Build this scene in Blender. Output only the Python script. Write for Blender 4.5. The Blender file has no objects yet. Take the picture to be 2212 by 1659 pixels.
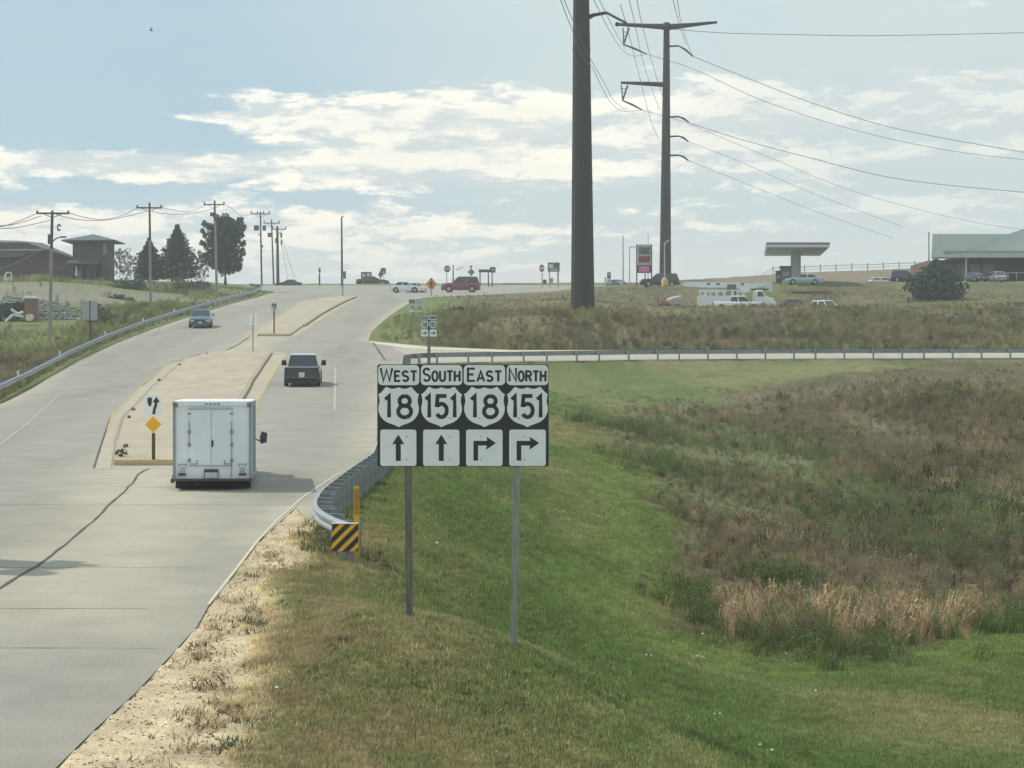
import bpy, bmesh, math, random
import numpy as np
from mathutils import Vector, Matrix
from mathutils.geometry import delaunay_2d_cdt
R=math.radians
# ------------------------------------------------------------ camera, sky, sun
SC=bpy.context.scene
COL=SC.collection
F=4800.0; U0=1106.0; V0=829.5           # focal length and centre in photo units (2212 x 1659)
cam=bpy.data.cameras.new('camera'); camo=bpy.data.objects.new('camera',cam); COL.objects.link(camo)
cam.lens=F/2212*36; cam.sensor_width=36; cam.clip_start=.5; cam.clip_end=9000
camo.location=(0,0,0); camo.rotation_euler=(R(90),0,0)
SC.camera=camo
SUN_EL=R(51); SUN_AZ=R(-68)             # azimuth from +Y towards +X: sun on the left, slightly ahead
sv=Vector((math.sin(SUN_AZ)*math.cos(SUN_EL),math.cos(SUN_AZ)*math.cos(SUN_EL),math.sin(SUN_EL)))
sl=bpy.data.lights.new('sun','SUN'); sl.energy=2.4; sl.angle=R(.53); sl.color=(1,.93,.82)
so=bpy.data.objects.new('sun',sl); COL.objects.link(so)
so.rotation_euler=(-sv).to_track_quat('-Z','Y').to_euler(); so.location=(0,0,60)
SC.view_settings.view_transform='Standard'; SC.view_settings.look='None'
SC.view_settings.exposure=.31; SC.view_settings.gamma=1; SC.view_settings.use_curve_mapping=False
SC.cycles.max_bounces=6; SC.cycles.transparent_max_bounces=8; SC.cycles.volume_bounces=0
def make_world():
    w=bpy.data.worlds.new('World'); SC.world=w; w.use_nodes=True
    nt=w.node_tree; N=nt.nodes; L=nt.links; N.clear()
    def M(op,a,b=None,c=None,clamp=False):
        n=N.new('ShaderNodeMath'); n.operation=op; n.use_clamp=clamp
        for i,x in enumerate((a,b,c)):
            if x is None: continue
            if isinstance(x,(int,float)): n.inputs[i].default_value=x
            else: L.new(x,n.inputs[i])
        return n.outputs[0]
    def smooth(x,a,b):
        n=N.new('ShaderNodeMapRange'); n.interpolation_type='SMOOTHERSTEP'
        L.new(x,n.inputs[0]); n.inputs[1].default_value=a; n.inputs[2].default_value=b
        return n.outputs[0]
    def noise(vec,scale,detail,rough=.55,dist=0.,off=(0,0,0),st=(1,1,1)):
        m=N.new('ShaderNodeMapping'); L.new(vec,m.inputs[0]); m.inputs['Location'].default_value=off; m.inputs['Scale'].default_value=st
        n=N.new('ShaderNodeTexNoise'); L.new(m.outputs[0],n.inputs[0]); n.inputs['Scale'].default_value=scale
        n.inputs['Detail'].default_value=detail; n.inputs['Roughness'].default_value=rough; n.inputs['Distortion'].default_value=dist
        return n.outputs[0]
    def mix(f,a,b):
        n=N.new('ShaderNodeMix'); n.data_type='RGBA'
        if isinstance(f,(int,float)): n.inputs[0].default_value=f
        else: L.new(f,n.inputs[0])
        for i,x in ((6,a),(7,b)):
            if isinstance(x,tuple): n.inputs[i].default_value=(*x,1)
            else: L.new(x,n.inputs[i])
        return n.outputs[2]
    tc=N.new('ShaderNodeTexCoord'); D=tc.outputs['Generated']
    sx=N.new('ShaderNodeSeparateXYZ'); L.new(D,sx.inputs[0]); X,Y,Z=sx.outputs
    az=M('ARCTAN2',X,Y); el=M('ARCSINE',Z)
    sky=N.new('ShaderNodeTexSky'); sky.sky_type='NISHITA'; sky.sun_disc=False
    sky.sun_elevation=SUN_EL; sky.sun_rotation=SUN_AZ
    sky.air_density=1.0; sky.dust_density=.6; sky.ozone_density=1.3
    S=.1                                   # background strength; the cloud colours below are divided by it
    def c(r,g,b): return tuple(((x/255+.055)/1.055)**2.4/S for x in (r,g,b))
    # thin high haze that whitens the blue: more towards the horizon and towards the right
    hz=smooth(el,.135,.0); rt=smooth(az,-.17,.06)
    veil=M('MAXIMUM',M('MULTIPLY',hz,.80),M('MULTIPLY',rt,.90))
    veil=M('ADD',veil,M('MULTIPLY',M('SUBTRACT',noise(D,7,4,st=(1,1,4)),.5),.55),clamp=True)
    clear=mix(.80,sky.outputs[0],c(164,191,203))
    base=mix(veil,clear,c(197,209,209))
    # where the cloud banks lie (azimuth, elevation), soft blobs plus noise
    def blob(u,v,su,sv_,a):
        p=M('DIVIDE',M('SUBTRACT',az,(u-U0)/F),su/F); q=M('DIVIDE',M('SUBTRACT',el,(V0-v)/F),sv_/F)
        r=M('ADD',M('MULTIPLY',p,p),M('MULTIPLY',q,q))
        return M('MULTIPLY',M('POWER',2.718,M('MULTIPLY',r,-1.)),a)
    bias=None
    for b in ((930,300,430,90,.44),(1100,370,300,30,.14),(700,245,190,50,.22),(200,364,420,26,.42),(420,385,260,38,.2),(1150,250,160,70,.2),
              (60,480,260,40,.26),(330,500,300,55,.16),(640,480,240,42,.10),(1000,480,330,45,.12),(470,262,130,12,.22),
              (600,300,500,14,-.10),(1480,290,300,70,.24),(1720,250,300,60,.22),(2050,240,280,60,.26),(1950,445,330,24,.26),(1650,350,300,30,.16),(1500,170,120,30,.2),(2000,120,200,14,.10),(150,560,400,60,.26),(900,560,400,40,.20),(700,470,400,40,.10),(1750,400,500,20,.16),(1700,500,500,16,.12),(2000,330,400,20,.14),
              (250,100,700,120,-.34),(330,300,270,50,-.12),(250,430,330,22,-.16),(1500,60,500,90,-.20),(1700,560,700,50,-.02),(1150,430,400,20,-.08)):
        t=blob(*b); bias=t if bias is None else M('ADD',bias,t)
    n1=noise(D,19,10,.62,.35,(3.1,0,1.7),(1,1,4.4)); n2=noise(D,19,10,.62,.35,(3.1,0,1.7+.030),(1,1,4.4))
    fine=noise(D,75,7,.66,.5,(0,4,0),(1,1,2.6))
    d=M('ADD',M('ADD',n1,bias),M('MULTIPLY',M('SUBTRACT',fine,.5),.30))
    dens=M('MULTIPLY',smooth(d,.55,.73),M('SUBTRACT',1.,M('MULTIPLY',smooth(az,.03,.16),.35))); core=smooth(d,.74,1.1)
    lit=smooth(M('ADD',M('MULTIPLY',M('SUBTRACT',n1,n2),2.2),M('MULTIPLY',M('SUBTRACT',fine,.5),1.1)),-.30,.26)
    lit=M('SUBTRACT',lit,M('MULTIPLY',smooth(az,.0,.22),.35),clamp=True)
    cc=mix(lit,c(200,209,210),c(253,249,233))
    cc=mix(M('MULTIPLY',core,.35),cc,c(222,222,214))
    col=mix(M('MULTIPLY',dens,.92),base,cc)
    col=mix(M('MULTIPLY',smooth(el,.085,.035),.75),col,c(214,220,216))
    bg=N.new('ShaderNodeBackground'); L.new(col,bg.inputs[0]); bg.inputs[1].default_value=S
    o=N.new('ShaderNodeOutputWorld'); L.new(bg.outputs[0],o.inputs[0])
make_world()
# ------------------------------------------------------------ helpers
def C(r,g,b): return tuple(((x/255+.055)/1.055)**2.4 if x>10 else x/255/12.92 for x in (r,g,b))
MATS={}
def mat(name,col,rough=.7,metal=0.,var=.12,scale=6.,bump=0.,spec=.4,coat=0.,stretch=(1,1,1)):
    if name in MATS: return MATS[name]
    m=bpy.data.materials.new(name); m.use_nodes=True; MATS[name]=m
    nt=m.node_tree; N=nt.nodes; L=nt.links; p=N['Principled BSDF']
    p.inputs['Roughness'].default_value=rough; p.inputs['Metallic'].default_value=metal
    p.inputs['Specular IOR Level'].default_value=spec; p.inputs['Coat Weight'].default_value=coat
    tc=N.new('ShaderNodeTexCoord'); mp=N.new('ShaderNodeMapping'); L.new(tc.outputs['Object'],mp.inputs[0]); mp.inputs['Scale'].default_value=stretch
    n=N.new('ShaderNodeTexNoise'); L.new(mp.outputs[0],n.inputs[0]); n.inputs['Scale'].default_value=scale; n.inputs['Detail'].default_value=5
    mr=N.new('ShaderNodeMapRange'); L.new(n.outputs[0],mr.inputs[0]); mr.inputs[1].default_value=.3; mr.inputs[2].default_value=.7
    mr.inputs[3].default_value=1-var; mr.inputs[4].default_value=1+var
    v=N.new('ShaderNodeVectorMath'); v.operation='SCALE'; v.inputs[0].default_value=col; L.new(mr.outputs[0],v.inputs['Scale'])
    L.new(v.outputs[0],p.inputs['Base Color'])
    if bump:
        b=N.new('ShaderNodeBump'); b.inputs['Strength'].default_value=bump; b.inputs['Distance'].default_value=.02
        L.new(n.outputs[0],b.inputs['Height']); L.new(b.outputs[0],p.inputs['Normal'])
    return m
def tag(o,label=None,cat=None,group=None,kind=None):
    if label: o['label']=label
    if cat: o['category']=cat
    if group: o['group']=group
    if kind: o['kind']=kind
    return o
def empty(name,loc=(0,0,0),rot=(0,0,0)):
    o=bpy.data.objects.new(name,None); COL.objects.link(o); o.location=loc; o.rotation_euler=rot; o.empty_display_size=.3
    return o
class MB:
    def __init__(s): s.v=[]; s.f=[]
    def add(s,vs,fs):
        k=len(s.v); s.v+= [tuple(p) for p in vs]; s.f+=[tuple(i+k for i in f) for f in fs]; return s
    def box(s,c,d,rz=0.,M=None):
        x,y,z=d[0]/2,d[1]/2,d[2]/2
        vs=[Vector((a*x,b*y,e*z)) for e in (-1,1) for a,b in ((-1,-1),(1,-1),(1,1),(-1,1))]
        if rz: vs=[Matrix.Rotation(rz,3,'Z')@p for p in vs]
        if M: vs=[M@p for p in vs]
        vs=[p+Vector(c) for p in vs]
        return s.add(vs,[(3,2,1,0),(4,5,6,7),(0,1,5,4),(1,2,6,5),(2,3,7,6),(3,0,4,7)])
    def rod(s,a,b,r0,r1=None,n=8,caps=True):
        a=Vector(a); b=Vector(b); r1=r0 if r1 is None else r1
        q=(b-a).to_track_quat('Z','Y').to_matrix()
        vs=[a+q@Vector((math.cos(2*math.pi*i/n)*r0,math.sin(2*math.pi*i/n)*r0,0)) for i in range(n)]+[b+q@Vector((math.cos(2*math.pi*i/n)*r1,math.sin(2*math.pi*i/n)*r1,0)) for i in range(n)]
        fs=[(i,(i+1)%n,n+(i+1)%n,n+i) for i in range(n)]
        if caps: fs+=[tuple(range(n-1,-1,-1)),tuple(range(n,2*n))]
        return s.add(vs,fs)
    def tube(s,pts,r,n=6):
        pts=[Vector(p) for p in pts]; k=len(pts); vs=[]; rs=r if isinstance(r,(list,tuple)) else [r]*k
        up=Vector((0,0,1))
        for i,p in enumerate(pts):
            t=(pts[min(i+1,k-1)]-pts[max(i-1,0)]).normalized()
            a=t.cross(up); 
            if a.length<1e-3: a=t.cross(Vector((0,1,0)))
            a.normalize(); b=t.cross(a)
            vs+=[p+(a*math.cos(2*math.pi*j/n)+b*math.sin(2*math.pi*j/n))*rs[i] for j in range(n)]
        fs=[(i*n+j,i*n+(j+1)%n,(i+1)*n+(j+1)%n,(i+1)*n+j) for i in range(k-1) for j in range(n)]
        return s.add(vs,fs+[tuple(range(n)),tuple(range((k-1)*n,k*n))])
    def prism(s,poly,y0,y1):
        """poly in XZ, extruded along Y (front face at y0)"""
        n=len(poly); vs=[(x,y0,z) for x,z in poly]+[(x,y1,z) for x,z in poly]
        return s.add(vs,[tuple(range(n)),tuple(range(2*n-1,n-1,-1))]+[(i,n+i,n+(i+1)%n,(i+1)%n) for i in range(n)])
    def loft(s,secs,cap=True):
        n=len(secs[0]); vs=[p for q in secs for p in q]
        fs=[(i*n+j,i*n+(j+1)%n,(i+1)*n+(j+1)%n,(i+1)*n+j) for i in range(len(secs)-1) for j in range(n)]
        if cap: fs+=[tuple(range(n-1,-1,-1)),tuple(range((len(secs)-1)*n,len(secs)*n))]
        return s.add(vs,fs)
    def build(s,name,m,parent=None,smooth=False,loc=None,fix=True):
        me=bpy.data.meshes.new(name); me.from_pydata(s.v,[],s.f); me.materials.append(m)
        if fix:
            bm=bmesh.new(); bm.from_mesh(me); bmesh.ops.recalc_face_normals(bm,faces=bm.faces); bm.to_mesh(me); bm.free()
        if smooth:
            me.polygons.foreach_set('use_smooth',[True]*len(me.polygons)); me.set_sharp_from_angle(angle=R(40))
        o=bpy.data.objects.new(name,me); COL.objects.link(o)
        if parent: o.parent=parent
        if loc: o.location=loc
        return o
def link_mesh(name,me,parent,loc=(0,0,0),rot=(0,0,0)):
    o=bpy.data.objects.new(name,me); COL.objects.link(o); o.parent=parent; o.location=loc; o.rotation_euler=rot; return o
# ------------------------------------------------------------ numpy noise
def _h(ix,iy,seed):
    n=(ix.astype(np.int64)*374761393+iy.astype(np.int64)*668265263+seed*1442695041)&0xffffffff
    n=((n^(n>>13))*1274126177)&0xffffffff
    return ((n^(n>>16))&0xffff)/65535.0
def vnoise(x,y,seed=0):
    ix=np.floor(x); iy=np.floor(y); fx=x-ix; fy=y-iy; fx=fx*fx*(3-2*fx); fy=fy*fy*(3-2*fy)
    a=_h(ix,iy,seed); b=_h(ix+1,iy,seed); c=_h(ix,iy+1,seed); d=_h(ix+1,iy+1,seed)
    return (a*(1-fx)+b*fx)*(1-fy)+(c*(1-fx)+d*fx)*fy
def fbm(x,y,seed=0,o=4):
    s=0; a=.5; t=0
    for i in range(o):
        s=s+a*vnoise(x,y,seed+i*17); t+=a; x=x*2.03+5.1; y=y*2.03+1.7; a*=.55
    return s/t
def sstep(x,a,b):
    t=np.clip((x-a)/(b-a),0,1); return t*t*(3-2*t)
# ------------------------------------------------------------ road profile and terrain
_pY=np.array([-60,10,24.3,41,58.5,90,126,150,170,190,220,250,280,310,340,360,380,410,470,600,900.])
_pZ=np.array([-7.5,-4.79,-4.2,-3.51,-2.79,-1.5,-.17,1.4,3.05,4.75,7.1,9.35,11.3,13.0,14.9,16.05,16.75,16.9,15.5,12,8.])
def _pchip(x,y):
    h=np.diff(x); d=np.diff(y)/h; m=np.zeros(len(x))
    for i in range(1,len(x)-1):
        if d[i-1]*d[i]>0:
            w1=2*h[i]+h[i-1]; w2=h[i]+2*h[i-1]; m[i]=(w1+w2)/(w1/d[i-1]+w2/d[i])
    m[0]=d[0]; m[-1]=d[-1]; return m
_pM=_pchip(_pY,_pZ)
def hr(Y):
    Y=np.asarray(Y,float); i=np.clip(np.searchsorted(_pY,Y)-1,0,len(_pY)-2); h=_pY[i+1]-_pY[i]; t=np.clip((Y-_pY[i])/h,0,1)
    return (1+2*t)*(1-t)**2*_pZ[i]+t*(1-t)**2*h*_pM[i]+t*t*(3-2*t)*_pZ[i+1]+t*t*(t-1)*h*_pM[i+1]
_ty=np.linspace(16,358,4000); _tv=V0-hr(_ty)/_ty*F
def Yv(v): return float(np.interp(-v,-_tv,_ty))            # photo row on the road -> distance
def rd(u,v,dz=0.):
    Y=Yv(v); return ((u-U0)/F*Y,Y)
def P(u,v,Y): return ((u-U0)/F*Y,Y,(V0-v)/F*Y)
LEFT_EDGE=[(553,643),(412,683),(330,710),(250,741),(170,778),(100,818),(0,873)]
RAIL_R=[(-3.05,43.0),(-3.55,44.0),(-3.98,45.6),(-4.2,47.6),(-4.3,50.5),(-4.12,56),(-3.85,62),(-4.3,75),(-5.1,95),(-6.0,118),(-6.9,140),(-7.15,146),(-7.05,147.8),(-6.5,149),(-5.2,149.8),(-3.0,150.3),(1.8,151.4),(10,153.3),(20,154.1),(35.6,154.6),(44,154.8),(62,155.5)]
ROAD=[(60,1750),(120,1659),(205,1575),(290,1499),(360,1425),(425,1354),(452,1305),(505,1235),(562,1166),(640,1095)]
ROAD=[rd(u,v) if v<1690 else (-5.6,20) for u,v in ROAD]
ROAD=[(-5.0,8)]+[p for p in ROAD]+[(x-.35,y) for x,y in RAIL_R[4:12]]+[(-7.4,148.2),(-6.7,149.6),(-5.2,150.4),(-3,150.9),(1.8,152),(10,153.9),(20,154.7),(36,155.2),(62,156),(95,157.5),(95,167),(62,165),(36,163.6),(12,163.2),(0,163.4),(-6,167)]
ROAD+=[rd(796,736),rd(803,717),rd(819,701),rd(845,680),rd(879,658),rd(896,648),rd(914,643),rd(1057,636),rd(1231,628),rd(1370,622),(36,338),(38,356),(-70,356),(-62,332),(-40,322),(-33.5,310),(-31,290)]
ROAD+=[rd(*p) for p in LEFT_EDGE]+[(-23.6,85),(-22.6,60),(-21.5,30),(-21,8)]
ROAD=np.array(ROAD)
def poly_sd(px,py,poly):
    """signed distance to polygon, negative inside"""
    poly=np.asarray(poly,float); n=len(poly); px=np.asarray(px,float); py=np.asarray(py,float)
    d=np.full(px.shape,1e9); ins=np.zeros(px.shape,bool)
    for i in range(n):
        x0,y0=poly[i]; x1,y1=poly[(i+1)%n]; ex,ey=x1-x0,y1-y0; L2=ex*ex+ey*ey+1e-12
        t=np.clip(((px-x0)*ex+(py-y0)*ey)/L2,0,1); d=np.minimum(d,(px-x0-t*ex)**2+(py-y0-t*ey)**2)
        if y0!=y1:
            c=((y0>py)!=(y1>py))&(px<(x1-x0)*(py-y0)/(y1-y0)+x0); ins^=c
    d=np.sqrt(d); return np.where(ins,-d,d)
CT=[]
def ct(*a):
    for u,v,Y in a: CT.append(P(u,v,Y))
# near right: sign verge, mown slope, swale
ct((600,1659,24.8),(900,1659,27),(881,1331,33),(1112,1408,33),(1100,1530,30),(1300,1659,28.3),(1700,1659,32.5),(2212,1659,36.5),(2600,1700,38),
   (746,1205,43.5),(800,1180,46),(1000,1200,48),(1000,1100,60),(1100,1000,80),(1200,900,112),(1050,860,122),(1400,1100,74),(1400,1300,60),(1500,1450,50),(1300,1500,41),
   (1700,1400,55),(2000,1390,56),(2212,1350,60),(2600,1330,62),(1700,1300,64),(2200,1200,78),(1600,1150,78),(1800,1050,95),(2212,1020,102),(2600,1000,105),(1600,950,112),(1900,900,124),(2212,900,124),
   (1300,830,140),(1600,812,144),(2000,805,146),(2300,800,146),(2700,790,150),(1100,830,140),(2050,1480,48))
# hill beyond the ramp
ct((1000,736,172),(1150,752,168),(1500,752,168),(1900,752,168),(2300,752,168),(2700,750,170),(1259,680,185),(900,690,205),(1000,690,200),(1100,695,195),(1300,712,188),(1500,715,188),(1700,715,188),(2100,715,188),(2500,712,188),
   (980,655,240),(1100,655,235),(1250,650,238),(1450,662,226),(1600,661,227),(1700,661,227),(1800,661,227),(1450,678,243),(1600,678,245),(1780,678,245),(1950,655,238),(1600,640,259),(1780,640,259),(2100,652,236),(2400,650,238),(1100,641,268),(1250,632,282),(1400,627,268),(1550,624,264),(1700,617,268),(2000,614,272),(2212,612,276),(2500,610,280),
   (1420,615.5,310),(1480,616,296),(1600,613,300),(1800,610,305),(2000,607,300),(2212,606,300),(1463,603,332),(1600,595,336),(1732,589,340),(1850,585,343),(1937,582,345),(2010,578,347),(2212,573,350),(2600,566,350),(1500,612.5,316),(1700,607,318),(1950,604,320),(2212,602,322))
# left bank, pit, building bench, ridge
ct((-150,873,120),(-60,880,112),(-300,860,115),(0,838,140),(-200,840,140),(60,770,168),(-100,770,168),(120,752,180),(-60,745,182),(240,700,200),(150,694,204),(60,692,206),(-80,692,206),(-250,692,206),(90,668,214),(-60,664,216),
   (100,642,226),(-60,642,226),(210,640,226),(250,655,222),(300,668,232),(324,662,246),(400,650,250),(440,636,268),(280,625,262),(160,612,258),(50,609,262),(-80,609,262),(480,626,290),(60,603,290),(200,604,288),(-150,603,290),
   (260,605,312),(350,608,316),(430,609,318),(520,612,322),(580,614.5,326),(50,602,320),(-150,602,320),(470,619,300))
CT=[p for p in CT]
for Y in (20,35,50,70,90,110,130,150,175,200,230,260,290):
    CT.append((-27 if Y>120 else -22,Y,float(hr(Y))))
for Y in (25,33):CT.append((-6.2,Y,float(hr(Y))))
for Y in (50,65,80,100,120,140):CT.append((-4.6 if Y<90 else -6,Y,float(hr(Y))))
for Y in (185,210,240,265):CT.append((-12,Y,float(hr(Y))))
for p in ((-80,370,16),(-30,372,16.5),(10,372,16.5),(40,375,16),(-80,430,15),(0,430,15.5),(80,430,17),(-130,60,-4),(-130,300,12),(150,60,-9),(150,300,16),(0,-30,-6),(60,-30,-9),(-60,-30,-6),(-60,40,-4.5),(60,20,-8),(8,5,-5.6),(-200,-30,-6),(200,-30,-10),(-200,430,12),(200,430,18)):
    CT.append(p)
CT=np.array(CT)
_sx=.03
def _phi(r2): return r2*np.log(r2+1e-9)*.5
def _fit():
    X=CT[:,:2]*_sx; n=len(X); d=((X[:,None]-X[None])**2).sum(-1)
    A=np.zeros((n+3,n+3)); A[:n,:n]=_phi(d)+np.eye(n)*.0004; A[:n,n]=1; A[:n,n+1:]=X; A[n,:n]=1; A[n+1:,:n]=X.T
    return np.linalg.solve(A,np.concatenate([CT[:,2],[0,0,0]]))
_W=_fit()
def rbf(x,y):
    x=np.asarray(x,float); y=np.asarray(y,float); sh=x.shape; x=x.ravel()*_sx; y=y.ravel()*_sx; out=np.empty(x.size); X=CT[:,:2]*_sx; n=len(X)
    for i in range(0,x.size,20000):
        a=x[i:i+20000]; b=y[i:i+20000]
        out[i:i+20000]=_phi((a[:,None]-X[None,:,0])**2+(b[:,None]-X[None,:,1])**2)@_W[:n]+_W[n]+_W[n+1]*a+_W[n+2]*b
    return out.reshape(sh)
def ground(x,y,sd=None,sink=False):
    x=np.asarray(x,float); y=np.asarray(y,float)
    sd=poly_sd(x,y,ROAD) if sd is None else sd
    z=rbf(x,y)
    far=sstep(y,390,520)+sstep(np.abs(x),150,230); far=np.clip(far,0,1); z=z*(1-far)+far*7.0
    w=sstep(sd,.3,4.); h=hr(y)
    amp=sstep(sd,1.,8.)*(.06+.1*sstep(y,60,150))
    z=z+(fbm(x*.11,y*.08,7)-.5)*1.5*sstep(x,9,18)*sstep(y,62,80)*sstep(y,140,118)
    z=h*(1-w)+z*w+(fbm(x*.35,y*.35,3)-.5)*2*amp
    if sink: z=np.where(sd<0,z-.03-np.minimum(.3,-sd*.25),z)
    return z
_fx=[None]
def G(u,v,y0=16.,y1=420.):
    """where the sight line of a photo point meets the ground"""
    Y=np.exp(np.linspace(math.log(y0),math.log(y1),1600)); x=(u-U0)/F*Y; z=(V0-v)/F*Y; g=ground(x,Y)
    k=np.argmax(g>z)
    if k==0: k=len(Y)-1
    a=(z-g)[k-1]; b=(z-g)[k]; t=a/(a-b+1e-9); Yh=Y[k-1]+(Y[k]-Y[k-1])*t
    return Vector(((u-U0)/F*Yh,Yh,float(ground(np.array([(u-U0)/F*Yh]),np.array([Yh]))[0])))
def gz(x,y): return float(ground(np.array([float(x)]),np.array([float(y)]))[0])
def GP(pts): return np.array([tuple(G(u,v))[:2] for u,v in pts])
# zones on the ground (world polygons found from where the photo shows them)
Z_GRAVEL=np.concatenate([GP([(455,1290),(560,1160),(632,1092),(664,1105),(672,1212),(582,1246),(588,1330),(566,1430),(530,1540),(490,1650)]),np.array([[-2.4,20],[-2,10],[-7,10],[-6.2,20]])])
Z_WEED=np.concatenate([GP([(1310,905),(1330,945),(1386,994),(1431,1059),(1476,1154),(1494,1262),(1470,1370),(1606,1390),(1680,1428),(1931,1408),(2056,1372),(2212,1315)]),np.array([[26,66],[60,80],[60,154],[24,154]]),GP([(2010,782),(1850,806),(1600,842),(1420,872)])])
def ground_colour(x,y,sd,seed=0):
    """base colour of what grows or lies at (x,y)"""
    n=x.size; c=np.zeros((n,3))
    a=fbm(x*.22,y*.12,5); b=fbm(x*.9,y*.5,9); d=fbm(x*.05,y*.03,21); e=fbm(x*2.6,y*1.6,33)
    green=np.array(C(98,112,66)); dry=np.array(C(134,128,92)); brown=np.array(C(120,111,88)); dark=np.array(C(82,82,54)); lush=np.array(C(116,130,70)); sand=np.array(C(202,184,152)); tan=np.array(C(136,124,94))
    def mx(c,col,w): return c*(1-w[:,None])+np.asarray(col)[None]*w[:,None]
    c=c+green
    c=mx(c,dry,sstep(a+.35*(b-.5),.44,.74)*.75)
    strip=sstep(fbm((x+.18*y)*.55,y*.03,41),.42,.68)
    c=mx(c,dry,strip*.40*sstep(y,30,70))
    near=sstep(x,.6,-3.2)*sstep(y,62,34)+sstep(y,32,23)*.25*sstep(x,1.5,-1)          # dry verge by the gravel
    c=mx(c,tan,np.clip(near,0,1)*(.35+.65*sstep(b,.35,.62)))
    lw=.62*np.exp(-((poly_sd(x,y,Z_WEED)-1.9)/1.5)**2)*sstep(y,44,52)*(y<95)
    c=mx(c,lush,np.clip(lw*.95,0,1)*sstep(b,.2,.55))
    c=mx(c,dry,sstep(fbm(x*.16,y*.12,143),.50,.66)*.55*sstep(x,4,7)*sstep(y,56,46))
    w=np.clip(sstep(poly_sd(x,y,Z_WEED)+(b-.5)*3,1.0,-1.2),0,1)
    w=np.maximum(w,sstep(y,163.5,165.5)*sstep(x,-9.5,-3)*sstep(sd,.5,3))
    w=np.maximum(w,sstep(x,-26.5,-30.5)*sstep(sd,.4,2.))
    wc=brown[None]*(1-sstep(a,.35,.62)[:,None]*.6)+dark[None]*sstep(a,.35,.62)[:,None]*.6
    wc=mx(wc,tan*.85,sstep(fbm(x*.12,y*.07,61)+.3*(e-.5),.52,.72)*.6)
    wc=mx(wc,green,sstep(fbm(x*.09,y*.06,77)+.35*(b-.5),.50,.68)*.75)
    wc=mx(wc,lush,sstep(fbm(x*.10,y*.06,87)+.3*(b-.5),.60,.76)*.6)
    c=c*(1-w[:,None])+wc*w[:,None]
    lawn=sstep(y,262,285)*sstep(x,-30,-36)+sstep(x,-4.5,-9)*sstep(y,172,176)*sstep(sd,-1,0)
    c=mx(c,green*1.0+.2*dry,np.clip(lawn,0,1)*.8)
    # bare cut bank left, the tan face of the fence embankment right
    pit=sstep(y,216,222)*sstep(y,262,250)*sstep(x,-35,-39)
    c=mx(c,C(141,138,124),np.clip(pit,0,1)*.85)
    bank=sstep(y,312,318)*sstep(x,26,32)*sstep(y,352,346)
    c=mx(c,C(138,126,108),np.clip(bank,0,1)*.9)
    lot=sstep(y,279,282)*sstep(y,306,301)*sstep(x,18,22)
    c=mx(c,C(140,138,130),np.clip(lot,0,1)*.9)
    g=sstep(poly_sd(x,y,Z_GRAVEL)+(e-.5)*1.0+(b-.5)*1.1,.45,-.35)
    gc=sand[None]*(.78+.4*e[:,None])*np.ones((n,1))
    gc=mx(gc,C(140,122,90),sstep(fbm(x*1.7,y*1.3,51),.52,.7)*.65*sstep(sd,.2,1.2))
    c=c*(1-g[:,None])+gc*g[:,None]
    return np.clip(c*(.80+.40*e[:,None]),0,1),w,g
def grid_mesh(name,X,Y,Z,m):
    r,c=X.shape; V=np.stack([X,Y,Z],-1).reshape(-1,3); i=np.arange(r*c).reshape(r,c)
    Fq=np.stack([i[:-1,:-1],i[:-1,1:],i[1:,1:],i[1:,:-1]],-1).reshape(-1,4)
    me=bpy.data.meshes.new(name); me.vertices.add(len(V)); me.vertices.foreach_set('co',V.ravel())
    me.loops.add(Fq.size); me.loops.foreach_set('vertex_index',Fq.ravel().astype(np.int32))
    me.polygons.add(len(Fq)); me.polygons.foreach_set('loop_start',np.arange(0,Fq.size,4,dtype=np.int32)); me.polygons.foreach_set('use_smooth',np.ones(len(Fq),bool))
    me.update(calc_edges=True); me.materials.append(m)
    o=bpy.data.objects.new(name,me); COL.objects.link(o); return o
def set_col(me,c,name='col'):
    a=me.attributes.new(name,'FLOAT_COLOR','POINT'); a.data.foreach_set('color',np.concatenate([c,np.ones((len(c),1))],1).ravel().astype(np.float32))
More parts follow.
